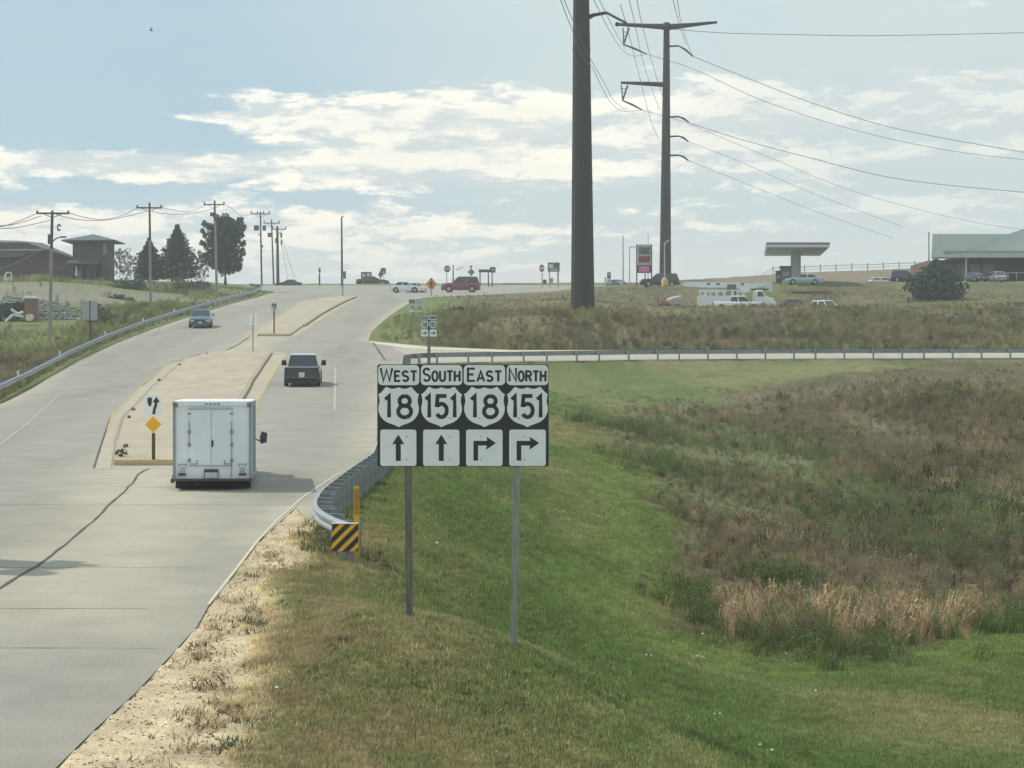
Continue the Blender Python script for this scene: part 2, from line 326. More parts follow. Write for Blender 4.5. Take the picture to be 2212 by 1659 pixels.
def attr_mat(name,attr='col',rough=.95,fine=(40.,.25),mid=(3.,.12),bump=.5,inst=False,trans=0.):
    m=bpy.data.materials.new(name); m.use_nodes=True; nt=m.node_tree; N=nt.nodes; L=nt.links; p=N['Principled BSDF']
    p.inputs['Roughness'].default_value=rough; p.inputs['Specular IOR Level'].default_value=.15
    a=N.new('ShaderNodeAttribute'); a.attribute_name=attr
    if inst: a.attribute_type='INSTANCER'
    g=N.new('ShaderNodeNewGeometry'); last=a.outputs['Color']; h=None
    for sc_,am in (fine,mid):
        n=N.new('ShaderNodeTexNoise'); L.new(g.outputs['Position'],n.inputs[0]); n.inputs['Scale'].default_value=sc_; n.inputs['Detail'].default_value=4
        mr=N.new('ShaderNodeMapRange'); L.new(n.outputs[0],mr.inputs[0]); mr.inputs[1].default_value=.3; mr.inputs[2].default_value=.7; mr.inputs[3].default_value=1-am; mr.inputs[4].default_value=1+am
        v=N.new('ShaderNodeVectorMath'); v.operation='SCALE'; L.new(last,v.inputs[0]); L.new(mr.outputs[0],v.inputs['Scale']); last=v.outputs[0]; h=h or n.outputs[0]
    L.new(last,p.inputs['Base Color'])
    if bump:
        b=N.new('ShaderNodeBump'); b.inputs['Strength'].default_value=bump; b.inputs['Distance'].default_value=.05; L.new(h,b.inputs['Height']); L.new(b.outputs[0],p.inputs['Normal'])
    if trans:
        t=N.new('ShaderNodeBsdfTranslucent'); L.new(last,t.inputs[0]); mx=N.new('ShaderNodeMixShader'); mx.inputs[0].default_value=trans
        L.new(p.outputs[0],mx.inputs[1]); L.new(t.outputs[0],mx.inputs[2]); L.new(mx.outputs[0],N['Material Output'].inputs[0])
    return m
def make_terrain():
    ys=np.concatenate([np.linspace(-60,14,40)[:-1],np.exp(np.linspace(math.log(14),math.log(430),640)),np.linspace(440,900,24)])
    s=np.concatenate([np.linspace(-1.5,-.3,30)[:-1],np.linspace(-.3,.24,400),np.linspace(.25,1.5,30)])
    Y,S=np.meshgrid(ys,s,indexing='ij'); X=S*(np.maximum(Y,0)*.86+42)
    x=X.ravel(); y=Y.ravel(); sd=poly_sd(x,y,ROAD); z=ground(x,y,sd,True)
    o=grid_mesh('ground',X,Y,z.reshape(X.shape),attr_mat('ground_soil_and_turf',fine=(26.,.30),mid=(2.2,.12),bump=.6))
    c,_,_=ground_colour(x,y,sd); set_col(o.data,c); tag(o,kind='structure')
    # the country beyond, out to the horizon, lower than the crest
    mb=MB(); q=[(-9000,-9000),(9000,-9000),(9000,9000),(-9000,9000)]
    mb.add([(a,b,-16.) for a,b in q],[(0,1,2,3)])
    tag(mb.build('plain',mat('far_fields',C(110,118,80),.95,var=.3,scale=.01)),kind='structure')
make_terrain()
# ------------------------------------------------------------ road surfaces
def inpoly(x,y,poly): return poly_sd(x,y,poly)<-.02
def drape(name,poly,dz,m,step=(1.6,2.0),kind='structure',zf=None,parent=None,colour=None,thick=0.):
    poly=np.asarray(poly,float)
    # densify outline
    pts=[]
    for i in range(len(poly)):
        a=poly[i]; b=poly[(i+1)%len(poly)]; k=max(1,int(math.hypot(*(b-a))/max(step)))
        pts+= [tuple(a+(b-a)*j/k) for j in range(k)]
    nb=len(pts)
    xs=np.arange(poly[:,0].min(),poly[:,0].max(),step[0]); ys=np.arange(poly[:,1].min(),poly[:,1].max(),step[1])
    if len(xs)*len(ys)>0:
        gx,gy=np.meshgrid(xs,ys); gx=gx.ravel(); gy=gy.ravel(); k=poly_sd(gx,gy,poly)<-min(step)*.35
        pts+=list(zip(gx[k],gy[k]))
    vs,_,fs,_,_,_=delaunay_2d_cdt([Vector(p) for p in pts],[(i,(i+1)%nb) for i in range(nb)],[],1,1e-4)
    x=np.array([v.x for v in vs]); y=np.array([v.y for v in vs])
    z=(hr(y) if zf is None else zf(x,y))+dz
    V=list(zip(x,y,z)); Fc=[tuple(f) for f in fs]
    # orient up
    out=[]
    for f in Fc:
        a,b,c=(Vector(V[i]) for i in f[:3])
        out.append(f if (b-a).cross(c-a).z>0 else f[::-1])
    if thick:
        n0=len(V); ring=[min(range(len(x)),key=lambda k:(x[k]-p[0])**2+(y[k]-p[1])**2) for p in pts[:nb]]
        V+= [(x[i],y[i],z[i]-thick) for i in ring]
        out+=[(ring[i],ring[(i+1)%nb],n0+(i+1)%nb,n0+i) for i in range(nb)]
    me=bpy.data.meshes.new(name); me.from_pydata(V,[],out); me.materials.append(m)
    if thick:
        bm=bmesh.new(); bm.from_mesh(me); bmesh.ops.recalc_face_normals(bm,faces=bm.faces); bm.to_mesh(me); bm.free()
    o=bpy.data.objects.new(name,me); COL.objects.link(o)
    if parent: o.parent=parent
    elif kind: o['kind']=kind
    if colour:
        co=np.array([v.co for v in me.vertices]); set_col(me,colour(co[:,0],co[:,1]))
    return o
def stripe(pts,w,ext=False):
    """polygon of a painted line along world points"""
    p=[Vector(q) for q in pts]; Lf=[]; Rt=[]
    for i in range(len(p)):
        t=(p[min(i+1,len(p)-1)]-p[max(i-1,0)]).normalized(); n=Vector((-t.y,t.x)); ww=w[i] if isinstance(w,(list,tuple)) else w
        Lf.append(tuple(p[i]+n*ww/2)); Rt.append(tuple(p[i]-n*ww/2))
    return Lf+Rt[::-1]
def dens(pts,step):
    o=[]
    for a,b in zip(pts[:-1],pts[1:]):
        k=max(1,int(math.hypot(b[0]-a[0],b[1]-a[1])/step)); o+=[(a[0]+(b[0]-a[0])*j/k,a[1]+(b[1]-a[1])*j/k) for j in range(k)]
    return o+[tuple(pts[-1])]
# wheel-track greys and tan, dusty borders, mixed in the pavement's own colour
LANES=[[(250,1659),(430,1330),(600,1060),(700,900),(745,800),(760,745),(815,690),(860,650)],
       [(-350,1100),(60,930),(250,800),(420,706),(560,662),(700,636)],[(-700,1100),(-80,900),(150,800),(330,720),(480,672)]]
LANES=[np.array([rd(u,v) for u,v in dense]) for dense in LANES]
MEDC=np.array([rd(90,1560),rd(200,1250),rd(330,1010),rd(430,850),rd(520,765),rd(600,705),rd(700,655)])
def line_d(x,y,L):
    d=np.full(x.shape,1e9)
    for (x0,y0),(x1,y1) in zip(L[:-1],L[1:]):
        ex,ey=x1-x0,y1-y0; t=np.clip(((x-x0)*ex+(y-y0)*ey)/(ex*ex+ey*ey),0,1); d=np.minimum(d,(x-x0-t*ex)**2+(y-y0-t*ey)**2)
    return np.sqrt(d)
def road_colour(x,y):
    grey=np.array(C(160,156,146)); tan=np.array(C(181,173,156)); dark=np.array(C(146,143,135))
    a=fbm(x*.5,y*.12,3); b=fbm(x*2.,y*.8,8)
    med=sstep(line_d(x,y,MEDC),2.6,.6)*sstep(y,30,38); sd=-poly_sd(x,y,ROAD)
    edge=sstep(sd,1.6,.1)*sstep(y,42,50)+sstep(sd,.35,.0)*.5
    w=np.clip(med*.95+edge*.7+(a-.5)*.5,0,1)
    c=grey[None]*(1-w[:,None])+tan[None]*w[:,None]
    k=np.zeros_like(x)
    for L in LANES: k=np.maximum(k,sstep(line_d(x,y,L),1.9,.5))
    k=k*.45*(1-w); c=c*(1-k[:,None])+dark[None]*k[:,None]
    return c*(.94+.12*b[:,None])*(.93+.07*sstep(y,30,60))[:,None]*(1-.10*sstep(fbm(x*.35,y*.06,31),.55,.7))[:,None]
M_ROAD=attr_mat('worn_concrete_road',rough=.9,fine=(32.,.14),mid=(.8,.08),bump=.12)
drape('road',ROAD,0.,M_ROAD,(1.1,1.5),colour=road_colour)
M_CONC=mat('pale_concrete',C(180,170,150),.9,var=.12,scale=1.2,bump=.1)
M_CURB=mat('curb_concrete',C(196,186,164),.9,var=.10,scale=2.)
M_YEL=mat('worn_yellow_paint',C(222,170,62),.8,var=.22,scale=5.)
M_YELF=mat('faded_yellow_paint',C(190,168,118),.85,var=.15,scale=4.)
M_WHT=mat('road_white_paint',C(205,200,184),.8,var=.12,scale=6.)
M_SEAL=mat('crack_sealer',C(84,80,74),.7,var=.2,scale=8.)
M_JOINT=mat('joint_grime',C(148,141,126),.9,var=.2,scale=3.)
M_GRASS_STAIN=mat('silt',C(168,155,134),.95,var=.15,scale=2.)
def W(*p): return [rd(u,v) for u,v in p]
# median islands
I1o=W((205,1012),(220,960),(239,904),(300,838),(364,786),(430,766),(494,757),(560,755),(617,763),(600,790),(575,830),(554,868),(538,905),(528,960),(520,1012))
I1=W((246,1006),(252,958),(266,908),(330,838),(396,780),(450,764),(500,760),(552,759),(584,763),(566,790),(542,825),(519,866),(505,905),(494,958),(486,1006))
I2o=W((540,727),(575,702),(612,676),(654,651),(690,644),(740,640),(786,641),(750,656),(705,682),(668,706),(640,727))
I2=W((556,726),(590,702),(625,678),(664,653),(695,646),(735,642),(770,642),(738,655),(690,681),(655,705),(626,726))
for po,pi,nm in ((I1o,I1,'near'),(I2o,I2,'far')):
    drape('gutter_pavement',po,.004,M_CONC,(1.5,2.))
    drape('median_island',pi,.13,mat('median_slab',C(179,168,147),.92,var=.12,scale=.9,bump=.1,stretch=(1,.35,1)),(1.5,2.),thick=.13)
# curb face: narrow band just inside the island outline, a little proud, dirty on the right flank
def flank(pts,w,name,m,dz=.135): drape(name,stripe(dens(pts,2.),w),dz,m,(5,2.))
flank(I1[8:14],.24,'curb_strip',M_GRASS_STAIN); flank(I2[6:10],.34,'curb_strip',M_GRASS_STAIN)
flank(I1[1:6],.10,'curb_strip',M_JOINT)
for a,b in (((247,1005),(486,1005)),((556,725.4),(626,725.4))):
    p=rd(*a); q=rd(*b); mb=MB(); z=float(hr(p[1])); mb.box(((p[0]+q[0])/2,p[1]-.03,z+.085),(abs(q[0]-p[0]),.12,.17))
    tag(mb.build('median_nose',M_YEL),kind='structure')
# gutter edge lines and yellow paint
def paint(name,px,w,m,dz=.009,step=2.): return drape(name,stripe(dens(W(*px),step),w),dz,m,(5,2.5))
paint('road_joint_line',[(203,1011),(219,960),(238,904),(299,838),(363,786),(430,765),(492,756)],.07,M_SEAL)
paint('road_joint_line',[(241,1010),(249,958),(262,906),(327,838),(392,780)],.05,M_JOINT)
paint('yellow_edge_line',[(233,930),(244,896),(305,832),(370,780)],.10,M_YELF,.013)
paint('yellow_edge_line',[(546,900),(556,866),(578,828),(602,788),(618,764)],.12,M_YELF,.012)
paint('yellow_edge_line',[(645,726),(673,705),(710,681),(754,656),(790,641)],.12,M_YELF,.012)
paint('yellow_edge_line',[(535,727),(570,702),(608,676),(650,651)],.10,M_YELF,.012)
paint('white_edge_line',[(449,1307),(505,1236),(556,1169),(600,1122),(650,1078),(700,1043),(735,1020)],.062,mat('cream_edge_paint',C(200,193,174),.85,var=.12,scale=5.))
paint('white_lane_line',[(722.5,885),(723.5,840),(724.5,794)],.09,mat('faint_white_paint',C(182,180,168),.85,var=.06))
paint('white_lane_line',[(-30,985),(60,915),(130,850)],.09,mat('fainter_white_paint',C(172,169,157),.85,var=.06))
paint('ramp_edge_line',[(700,742),(790,739)],.1,mat('faint_white_paint',C(190,186,172)))
for v in (804,872):
    Y=Yv(v)
    for a,b in (((752,768),(771,787),(789,806)) if v>850 else ((752,806),)):
        x0=(a-U0)/F*Y; x1=(b-U0)/F*Y; drape('white_crossing_dash',[(x0,Y-.16),(x1,Y-.16),(x1,Y+.16),(x0,Y+.16)],.008,M_WHT,(5,5))
# pale concrete strip along the ramp's far side
drape('ramp_shoulder',[(95,163.9),(62,162),(36,161),(12,160.8),(0,161.2),(-8,165.5)]+[ (-10.9,171.5)]+[(-11.0,173.2),(-6,166.6),(0,163.2),(12,163),(36,163.4),(62,164.6),(95,166.6)],.006,mat('ramp_concrete',C(208,200,180),.9,var=.05),(3,1.2))
drape('ramp_shoulder',[(-6,151.2),(10,155),(36,156.4),(95,158.8),(95,163),(36,160.6),(0,160.5),(-9,166)],.005,mat('ramp_pavement',C(176,172,158),.9,var=.06,scale=.8),(3,1.5))
rk=random.Random(6)
for v,a,b in ((975,256,488),(945,263,494),(918,268,500),(893,276,510),(868,294,518),(845,322,530),(822,346,544),(803,372,556),(786,396,568),(714,566,636),(702,584,654),(690,604,672),(678,624,690),(667,642,704),(657,660,722)):
    Y=Yv(v); x0=(a+4-U0)/F*Y; x1=(b-6-U0)/F*Y; d=dens([(x0,Y),(x1,Y)],1.2); d=[(x,y+rk.uniform(-.02,.02)) for x,y in d]
    if rk.random()<.8: drape('slab_joint',stripe(d,[rk.uniform(.02,.05) for _ in d]),.137,M_JOINT,(5,5))
# sealed crack wandering up the median line
def crack(px,w,dz=.012):
    pts=W(*px); d=dens(pts,.8); rnd=random.Random(4)
    d=[(x+rnd.uniform(-.025,.025),y) for x,y in d]
    drape('sealed_crack',stripe(d,[w*rnd.uniform(.55,1.5) for _ in d]),dz,M_SEAL,(5,5))
crack([(-40,1300),(0,1272),(80,1222),(140,1178),(180,1145),(215,1112),(245,1082),(270,1060),(285,1045),(300,1024),(320,1013)],.055)
crack([(490,757),(515,744),(537,729)],.12); crack([(806,740),(818,757),(832,779)],.13)
# transverse slab joints, recessed-looking hairlines of grime
rj=random.Random(11)
for v in (1400,1315,1226,1150,1090,1052,1010,978,950,925,899,880,862,845,826,808,792):
    Y=Yv(v); xl=-21.5 if v>950 else -23.0
    if v<873: xl=rd(*[np.interp(-v,[-873,-818,-792],[0,100,148]),v])[0]+.4
    xr=[-5.2,-9][v<1012]
    if v<1012: xr=rd(np.interp(-v,[-1012,-905,-838,-792],[200,235,296,350]),v)[0]
    d=dens([(xl,Y),(xr,Y)],.8); d=[(x,y+rj.uniform(-.02,.02)) for x,y in d]
    i0=0
    while i0<len(d)-3:
        i1=min(len(d),i0+rj.randint(3,12)); dd=d[i0:i1]
        if rj.random()<.75 and len(dd)>1: drape('slab_joint',stripe(dd,[rj.uniform(.012,.042) for _ in dd]),.006,M_JOINT,(5,5))
        i0=i1-1+(rj.random()<.3)
# ------------------------------------------------------------ lettering (own stroke alphabet)
def arc(cx,cy,rx,ry,a0,a1,n=10): return [(cx+rx*math.cos(R(a0+(a1-a0)*i/n)),cy+ry*math.sin(R(a0+(a1-a0)*i/n))) for i in range(n+1)]
GL={'W':(.95,[[(.02,1),(.24,.03),(.475,.88),(.71,.03),(.93,1)]]),'E':(.58,[[(.56,.96),(.04,.96),(.04,.04),(.56,.04)],[(.06,.52),(.46,.52)]]),
 'S':(.62,[arc(.31,.735,.27,.225,25,270,12)+arc(.31,.265,.27,.225,90,-155,12)[1:]]),'T':(.62,[[(0,.96),(.62,.96)],[(.31,.92),(.31,0)]]),
 'O':(.66,[arc(.33,.5,.29,.46,90,452,20)]),'U':(.64,[[(.04,1),(.04,.34)]+arc(.32,.34,.28,.30,180,360,10)[1:]+[(.60,1)]]),
 'H':(.62,[[(.04,0),(.04,1)],[(.58,0),(.58,1)],[(.08,.52),(.54,.52)]]),'A':(.68,[[(.02,0),(.34,.98),(.66,0)],[(.15,.30),(.53,.30)]]),
 'N':(.66,[[(.04,0),(.04,.97),(.62,.03),(.62,1)]]),'R':(.62,[[(.04,0),(.04,.96),(.34,.96)]+arc(.34,.74,.24,.22,90,-90,8)[1:]+[(.06,.52)],[(.34,.50),(.60,0)]]),
 '1':(.30,[[(.0,.80),(.17,.96),(.17,0)]]),'8':(.66,[arc(.33,.735,.235,.225,90,450,18),arc(.33,.265,.29,.265,88,448,20)]),
 '5':(.60,[[(.55,.96),(.10,.96),(.06,.55)]+arc(.30,.31,.27,.30,128,-150,14)]),
 'P':(.6,[[(.04,0),(.04,.96),(.32,.96)]+arc(.32,.73,.24,.23,90,-90,8)[1:]+[(.06,.5)]])}
def stroke(mb,pl,w,y):
    p=[Vector((a,b)) for a,b in pl]; n=len(p); L=[];Rr=[]
    for i in range(n):
        d0=(p[i]-p[i-1]).normalized() if i else (p[1]-p[0]).normalized(); d1=(p[i+1]-p[i]).normalized() if i<n-1 else d0
        t=(d0+d1); t=t.normalized() if t.length>.2 else d1; nn=Vector((-t.y,t.x)); k=1/max(.5,nn.dot(Vector((-d1.y,d1.x))))
        L.append(p[i]+nn*w/2*k); Rr.append(p[i]-nn*w/2*k)
    k=len(mb.v); mb.v+=[(a.x,y,a.y) for a in L]+[(a.x,y,a.y) for a in Rr]; mb.f+=[(k+i,k+i+1,k+n+i+1,k+n+i) for i in range(n-1)]
def text(mb,s,x0,x1,z,h,hs,w,y,sp=.22):
    """letters centred between x0 and x1, first letter h tall, the rest hs"""
    hh=[h]+[hs]*(len(s)-1); tot=sum(GL[c][0]*a for c,a in zip(s,hh))+sp*hs*(len(s)-1)
    sx=min(1.,(x1-x0)/tot); x=(x0+x1)/2-tot*sx/2; q=0
    for c,a in zip(s,hh):
        gw,st=GL[c]
        for pl in st:
            stroke(mb,[(x+px*a*sx,z+pz*a) for px,pz in pl],w,y-q*.0004); q+=1
        x+=(gw*a+sp*hs)*sx
def rrect(cx,cz,w,h,r,n=4):
    o=[]
    for sx,sz,a in ((1,1,0),(-1,1,90),(-1,-1,180),(1,-1,270)):
        o+=[(cx+sx*(w/2-r)+r*math.cos(R(a+90*i/n)),cz+sz*(h/2-r)+r*math.sin(R(a+90*i/n))) for i in range(n+1)]
    return o
def shield(cx,cz,w,h):
    half=[(0,.985),(.06,.965),(.13,.95),(.20,.955),(.27,.985),(.31,1.0),(.37,.93),(.43,.86),(.495,.815),(.475,.74),(.465,.66),(.475,.58),(.495,.49),(.49,.39),(.45,.28),(.38,.19),(.29,.125),(.19,.085),(.10,.055),(.04,.025),(0,0)]
    p=[(x,z) for x,z in half]+[(-x,z) for x,z in half[-2:0:-1]]
    return [(cx+x*w,cz-h/2+z*h) for x,z in p]
def arrow_up(cx,cz,s): return [(cx+a*s,cz+b*s) for a,b in ((-.19,-1),(.19,-1),(.19,.30),(.46,.26),(.0,1),(-.46,.26),(-.19,.30))]
def arrow_right(cx,cz,s): return [(cx+a*s,cz+b*s) for a,b in ((-.85,-.95),(-.50,-.95),(-.50,.20),(.16,.20),(.12,-.12),(.86,.38),(.16,.86),(.18,.55),(-.85,.55))]
M_SW=mat('sign_white_sheeting',C(244,246,242),.45,var=.04,scale=3.,spec=.5)
M_SB=mat('sign_black_film',C(46,46,52),.5,var=.10,scale=4.,spec=.5)
M_SY=mat('sign_yellow_sheeting',C(246,186,28),.5,var=.05)
M_SO=mat('sign_amber_sheeting',C(226,150,60),.5,var=.08)
M_SR=mat('sign_red_sheeting',C(150,50,44),.5,var=.1)
M_SG=mat('sign_green_sheeting',C(90,110,96),.5,var=.15)
M_ALU=mat('bare_aluminium',C(178,180,178),.5,metal=.35,var=.05)
M_GALV=mat('galvanised_steel',C(150,152,152),.45,metal=.55,var=.10,scale=4.)
M_WOOD=mat('weathered_post_wood',C(112,110,98),.85,var=.25,scale=5.,bump=.4,stretch=(6,6,.6))
M_WOODL=mat('silvered_post_wood',C(150,148,138),.85,var=.2,scale=5.,bump=.4,stretch=(6,6,.6))
M_BOLT=mat('bolt_steel',C(150,152,158),.4,metal=.6)
def main_sign():
    Yd=33.; k=F/Yd; ux=1000.; vz=1008.
    X=lambda u:(u-ux)/k
    Z=lambda v:(vz-v)/k
    base=P(ux,vz,Yd); r=empty('route_sign',base)
    tag(r,'wide black route sign with West South East North shields and arrows on two posts','road sign')
    mb=MB(); mb.prism(rrect((X(815)+X(1185.3))/2,(Z(787)+Z(1007.6))/2,X(1185.3)-X(815),Z(787)-Z(1007.6),.035),0,.012); mb.build('panel',M_SB,r)
    cols=[(816.8,905.6),(909.2,998.6),(1001.9,1091.2),(1094.6,1184.2)]; wd=['WEST','SOUTH','EAST','NORTH']; nm=['18','151','18','151']
    sq=[(821.4,899.4),(914,992.4),(1006.8,1085.6),(1099.9,1179)]
    for i,((a,b),w_,n_) in enumerate(zip(cols,wd,nm)):
        mb=MB(); mb.prism(rrect((X(a)+X(b))/2,(Z(788.6)+Z(832))/2,X(b)-X(a),Z(788.6)-Z(832),.06),-.006,-.0005); pl=mb.build('direction_plate',M_SW,r)
        mb=MB(); text(mb,w_,X(a)+.035,X(b)-.035,Z(823.8),28.6/k,22.6/k,.032,-.0085,.20); mb.build('lettering',M_SB,pl,fix=False)
        mb=MB(); mb.prism(shield((X(a)+X(b))/2,(Z(835.5)+Z(923))/2,X(b)-X(a)-.004,Z(835.5)-Z(923)),-.006,-.0005); sh=mb.build('route_shield',M_SW,r)
        mb=MB(); text(mb,n_,X(a)+.075,X(b)-.075,Z(901.5),48/k,48/k,.058,-.0085,.24 if len(n_)<3 else .20); mb.build('route_number',M_SB,sh,fix=False)
        a,b=sq[i]; cx=(X(a)+X(b))/2; cz=(Z(928)+Z(1006.4))/2
        mb=MB(); mb.prism(rrect(cx,cz,X(b)-X(a),Z(928)-Z(1006.4),.035),-.006,-.0005); ap=mb.build('arrow_plate',M_SW,r)
        mb=MB(); mb.prism(arrow_up(cx,cz,.195) if i<2 else arrow_right(cx+(.005),cz-.005,.195),-.0085,-.0065); mb.build('arrow',M_SB,ap)
        for q in ((cx+(.125 if i<2 else -.045),cz+.165),(cx+(.125 if i<2 else -.045),cz-.175),(cx+[.13,.13,-.07,-.125][i],Z(903.5))):
            MB().rod((q[0],-.0095,q[1]),(q[0],-.0068,q[1]),.011,n=8).build('bolt',M_BOLT,r)
    for u0,u1,vb,m in ((872.6,887.2,1330,M_WOOD),(1111.5,1127,1395,M_WOODL)):
        # 4x6 timber post, slightly out of plumb, rooted 0.3 m deep
        lean=(u0<900)*.0; xb=X((u0+u1)/2); zb=gz(base[0]+xb+(.02 if u0<900 else -.05),Yd+.10)-base[2]-.35
        mb=MB(); w=(u1-u0)/k/2; dx=.03 if u0<900 else -.07
        mb.loft([[(xb+dx-w,.013,zb),(xb+dx+w,.013,zb),(xb+dx+w,.153,zb),(xb+dx-w,.153,zb)],[(xb-w,.013,Z(800)),(xb+w,.013,Z(800)),(xb+w,.153,Z(800)),(xb-w,.153,Z(800))]])
        mb.build('post',m,r)
    mb=MB()
    for v in (800,860,925,990): mb.box((0,.03,Z(v)),(2.5,.03,.05))
main_sign()
# ------------------------------------------------------------ generic small signs, sized from the photo at their distance
def small_sign(name,label,cat,u,vb,Y,plates,posts=((0,.03,'g'),),group=None,ground_z=None):
    """plates: (u0,v0,u1,v1,shape,mat,marks) in photo units; posts: (du, radius, kind, vtop)"""
    x,y,zb=P(u,vb,Y); g=gz(x,y) if ground_z is None else ground_z
    r=empty(name,(x,y,zb)); tag(r,label,cat,group); k=F/Y
    for q,(u0,v0,u1,v1,shape,m,marks) in enumerate(plates):
        a=(u0-u)/k; b=(u1-u)/k; t=(vb-v0)/k; d=(vb-v1)/k; cx=(a+b)/2; cz=(t+d)/2; w=b-a; h=t-d; yy=-.03-.004*q
        poly={'rect':rrect(cx,cz,w,h,min(w,h)*.08,3),'diamond':[(cx+w/2,cz),(cx,cz+h/2),(cx-w/2,cz),(cx,cz-h/2)],
              'oct':[(cx+w/2*math.cos(R(22.5+45*i)),cz+h/2*math.sin(R(22.5+45*i))) for i in range(8)],
              'shield':shield(cx,cz,w,h),'tri':[(cx-w/2,cz+h/2),(cx+w/2,cz+h/2),(cx,cz-h/2)]}[shape]
        pn={'shield':'route_shield','diamond':'warning_plate'}.get(shape,'plate')
        mb=MB(); mb.prism(poly,yy-.004,yy); pl=mb.build(pn,m,r)
        for mk,mm in marks:
            mb=MB()
            if callable(mk): mk(mb,cx,cz,w,h,yy-.006)
            else: mb.prism([(cx+px*w/2,cz+pz*h/2) for px,pz in mk],yy-.008,yy-.0045)
            if mb.f: mb.build('symbol',mm,pl,fix=False)
    tp=max((vb-p[1])/k for p in plates)
    for p in posts:
        du,rad,kind=p[:3]; top=(vb-p[3])/k if len(p)>3 else tp-.03; px=du/k; zz=min(0,g-zb)-.3
        mb=MB()
        if kind=='w': mb.box((px,.0+rad,(top+zz)/2),(rad*2,rad*2,top-zz))
        elif kind=='u':
            mb.box((px,-.002,(top+zz)/2),(rad*2,.012,top-zz)); mb.box((px-rad,.014,(top+zz)/2),(.01,.03,top-zz)); mb.box((px+rad,.014,(top+zz)/2),(.01,.03,top-zz))
        else: mb.rod((px,0,zz),(px,0,top),rad,n=8)
        mb.build('post',p[4] if len(p)>4 else (M_WOOD if kind=='w' else M_GALV),r)
    return r
M_DKPOST=mat('dark_steel_post',C(84,76,66),.7,var=.1)
M_BACK=mat('sign_back_grey',C(70,72,70),.6,var=.1)
KR_BAR=[(-.66,.78),(-.10,.78),(-.10,.30),(-.22,-.02),(-.34,-.10),(-.5,.0),(-.62,.30)]
KR_ARR=[(-.06,-.86),(.30,-.86),(.32,-.50),(.48,-.10),(.56,.30),(.84,.34),(.42,.86),(-.02,.34),(.24,.30),(.18,.02),(.02,-.36)]
Ykr=Yv(1003)
kr=small_sign('keep_right_sign','white keep right sign with black arrow above a yellow diamond on the median nose','road sign',331.5,1003,Ykr,
  [(312.3,854,348.6,898,'rect',M_SW,[(KR_BAR,M_SB),(KR_ARR,M_SB)]),(313.5,899,349.5,935,'diamond',M_SY,[])],[(0,.045,'u',935.2,M_DKPOST)],ground_z=float(hr(Ykr))+.1)
mb=MB(); mb.prism([(-.26,-.02),(-.14,.035),(-.05,.06),(.05,.06),(.14,.035),(.26,-.02)],-.12,.12); mb.build('base',mat('dark_grout',C(110,98,78)),kr)
# border of the keep-right plate
small_sign('narrow_sign','blank white back of a narrow sign on the near median tip','road sign',546.5,760,Yv(762),
  [(538.8,678,555.5,702,'rect',mat('sign_pale_back',C(250,252,250),.4),[([(-.09,1),(.09,1),(.09,-1),(-.09,-1)],M_GALV)])],[(0,.035,'u',678)],ground_z=float(hr(Yv(762))))
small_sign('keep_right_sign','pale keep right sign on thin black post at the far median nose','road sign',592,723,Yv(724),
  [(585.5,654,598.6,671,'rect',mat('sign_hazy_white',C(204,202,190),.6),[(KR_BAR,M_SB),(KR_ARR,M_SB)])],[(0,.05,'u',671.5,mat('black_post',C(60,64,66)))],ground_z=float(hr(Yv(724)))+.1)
# route signs on the grassy corner
def cluster(name,label,u,vb,Y,g,px,tilt=0):
    r=small_sign(name,label,'road sign',u,vb,Y,px,g); r.rotation_euler.z=tilt; return r
def digits(s,w=.17):
    def f(mb,cx,cz,bw,bh,y): text(mb,s,cx-bw*.36,cx+bw*.36,cz-bh*.24,bh*.50,bh*.50,bh*.12,y)
    return f
def words_(s):
    def f(mb,cx,cz,bw,bh,y): text(mb,s,cx-bw*.40,cx+bw*.40,cz-bh*.30,bh*.62,bh*.56,bh*.12,y)
    return f
AR=[(-.7,-.14),(.1,-.14),(.1,-.55),(.75,0),(.1,.55),(.1,.14),(-.7,.14)]
AL=[(-.6,-.5),(-.3,-.62),(.2,-.1),(.42,-.34),(.62,.5),(-.2,.3),(0,.1)]
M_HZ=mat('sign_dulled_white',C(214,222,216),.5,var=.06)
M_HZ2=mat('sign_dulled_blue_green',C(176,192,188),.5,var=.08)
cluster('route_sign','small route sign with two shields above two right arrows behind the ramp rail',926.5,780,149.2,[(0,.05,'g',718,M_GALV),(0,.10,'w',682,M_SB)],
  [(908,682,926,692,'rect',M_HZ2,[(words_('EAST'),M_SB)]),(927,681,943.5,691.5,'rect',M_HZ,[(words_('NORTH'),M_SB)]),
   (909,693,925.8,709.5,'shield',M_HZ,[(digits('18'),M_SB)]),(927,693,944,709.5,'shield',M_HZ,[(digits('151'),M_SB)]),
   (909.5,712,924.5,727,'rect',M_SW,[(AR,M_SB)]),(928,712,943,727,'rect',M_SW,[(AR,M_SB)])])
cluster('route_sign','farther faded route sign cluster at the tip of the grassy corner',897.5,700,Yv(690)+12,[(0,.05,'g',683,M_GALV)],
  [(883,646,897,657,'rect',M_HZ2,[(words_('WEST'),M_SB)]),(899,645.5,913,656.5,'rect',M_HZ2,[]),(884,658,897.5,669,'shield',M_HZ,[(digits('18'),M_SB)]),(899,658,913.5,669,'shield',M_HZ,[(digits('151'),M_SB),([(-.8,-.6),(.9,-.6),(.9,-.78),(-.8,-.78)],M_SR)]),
   (884,671,896.5,683,'rect',M_SW,[(AL,M_SB)]),(899,671,911,683,'rect',M_SW,[(AR,M_SB)])],.0)
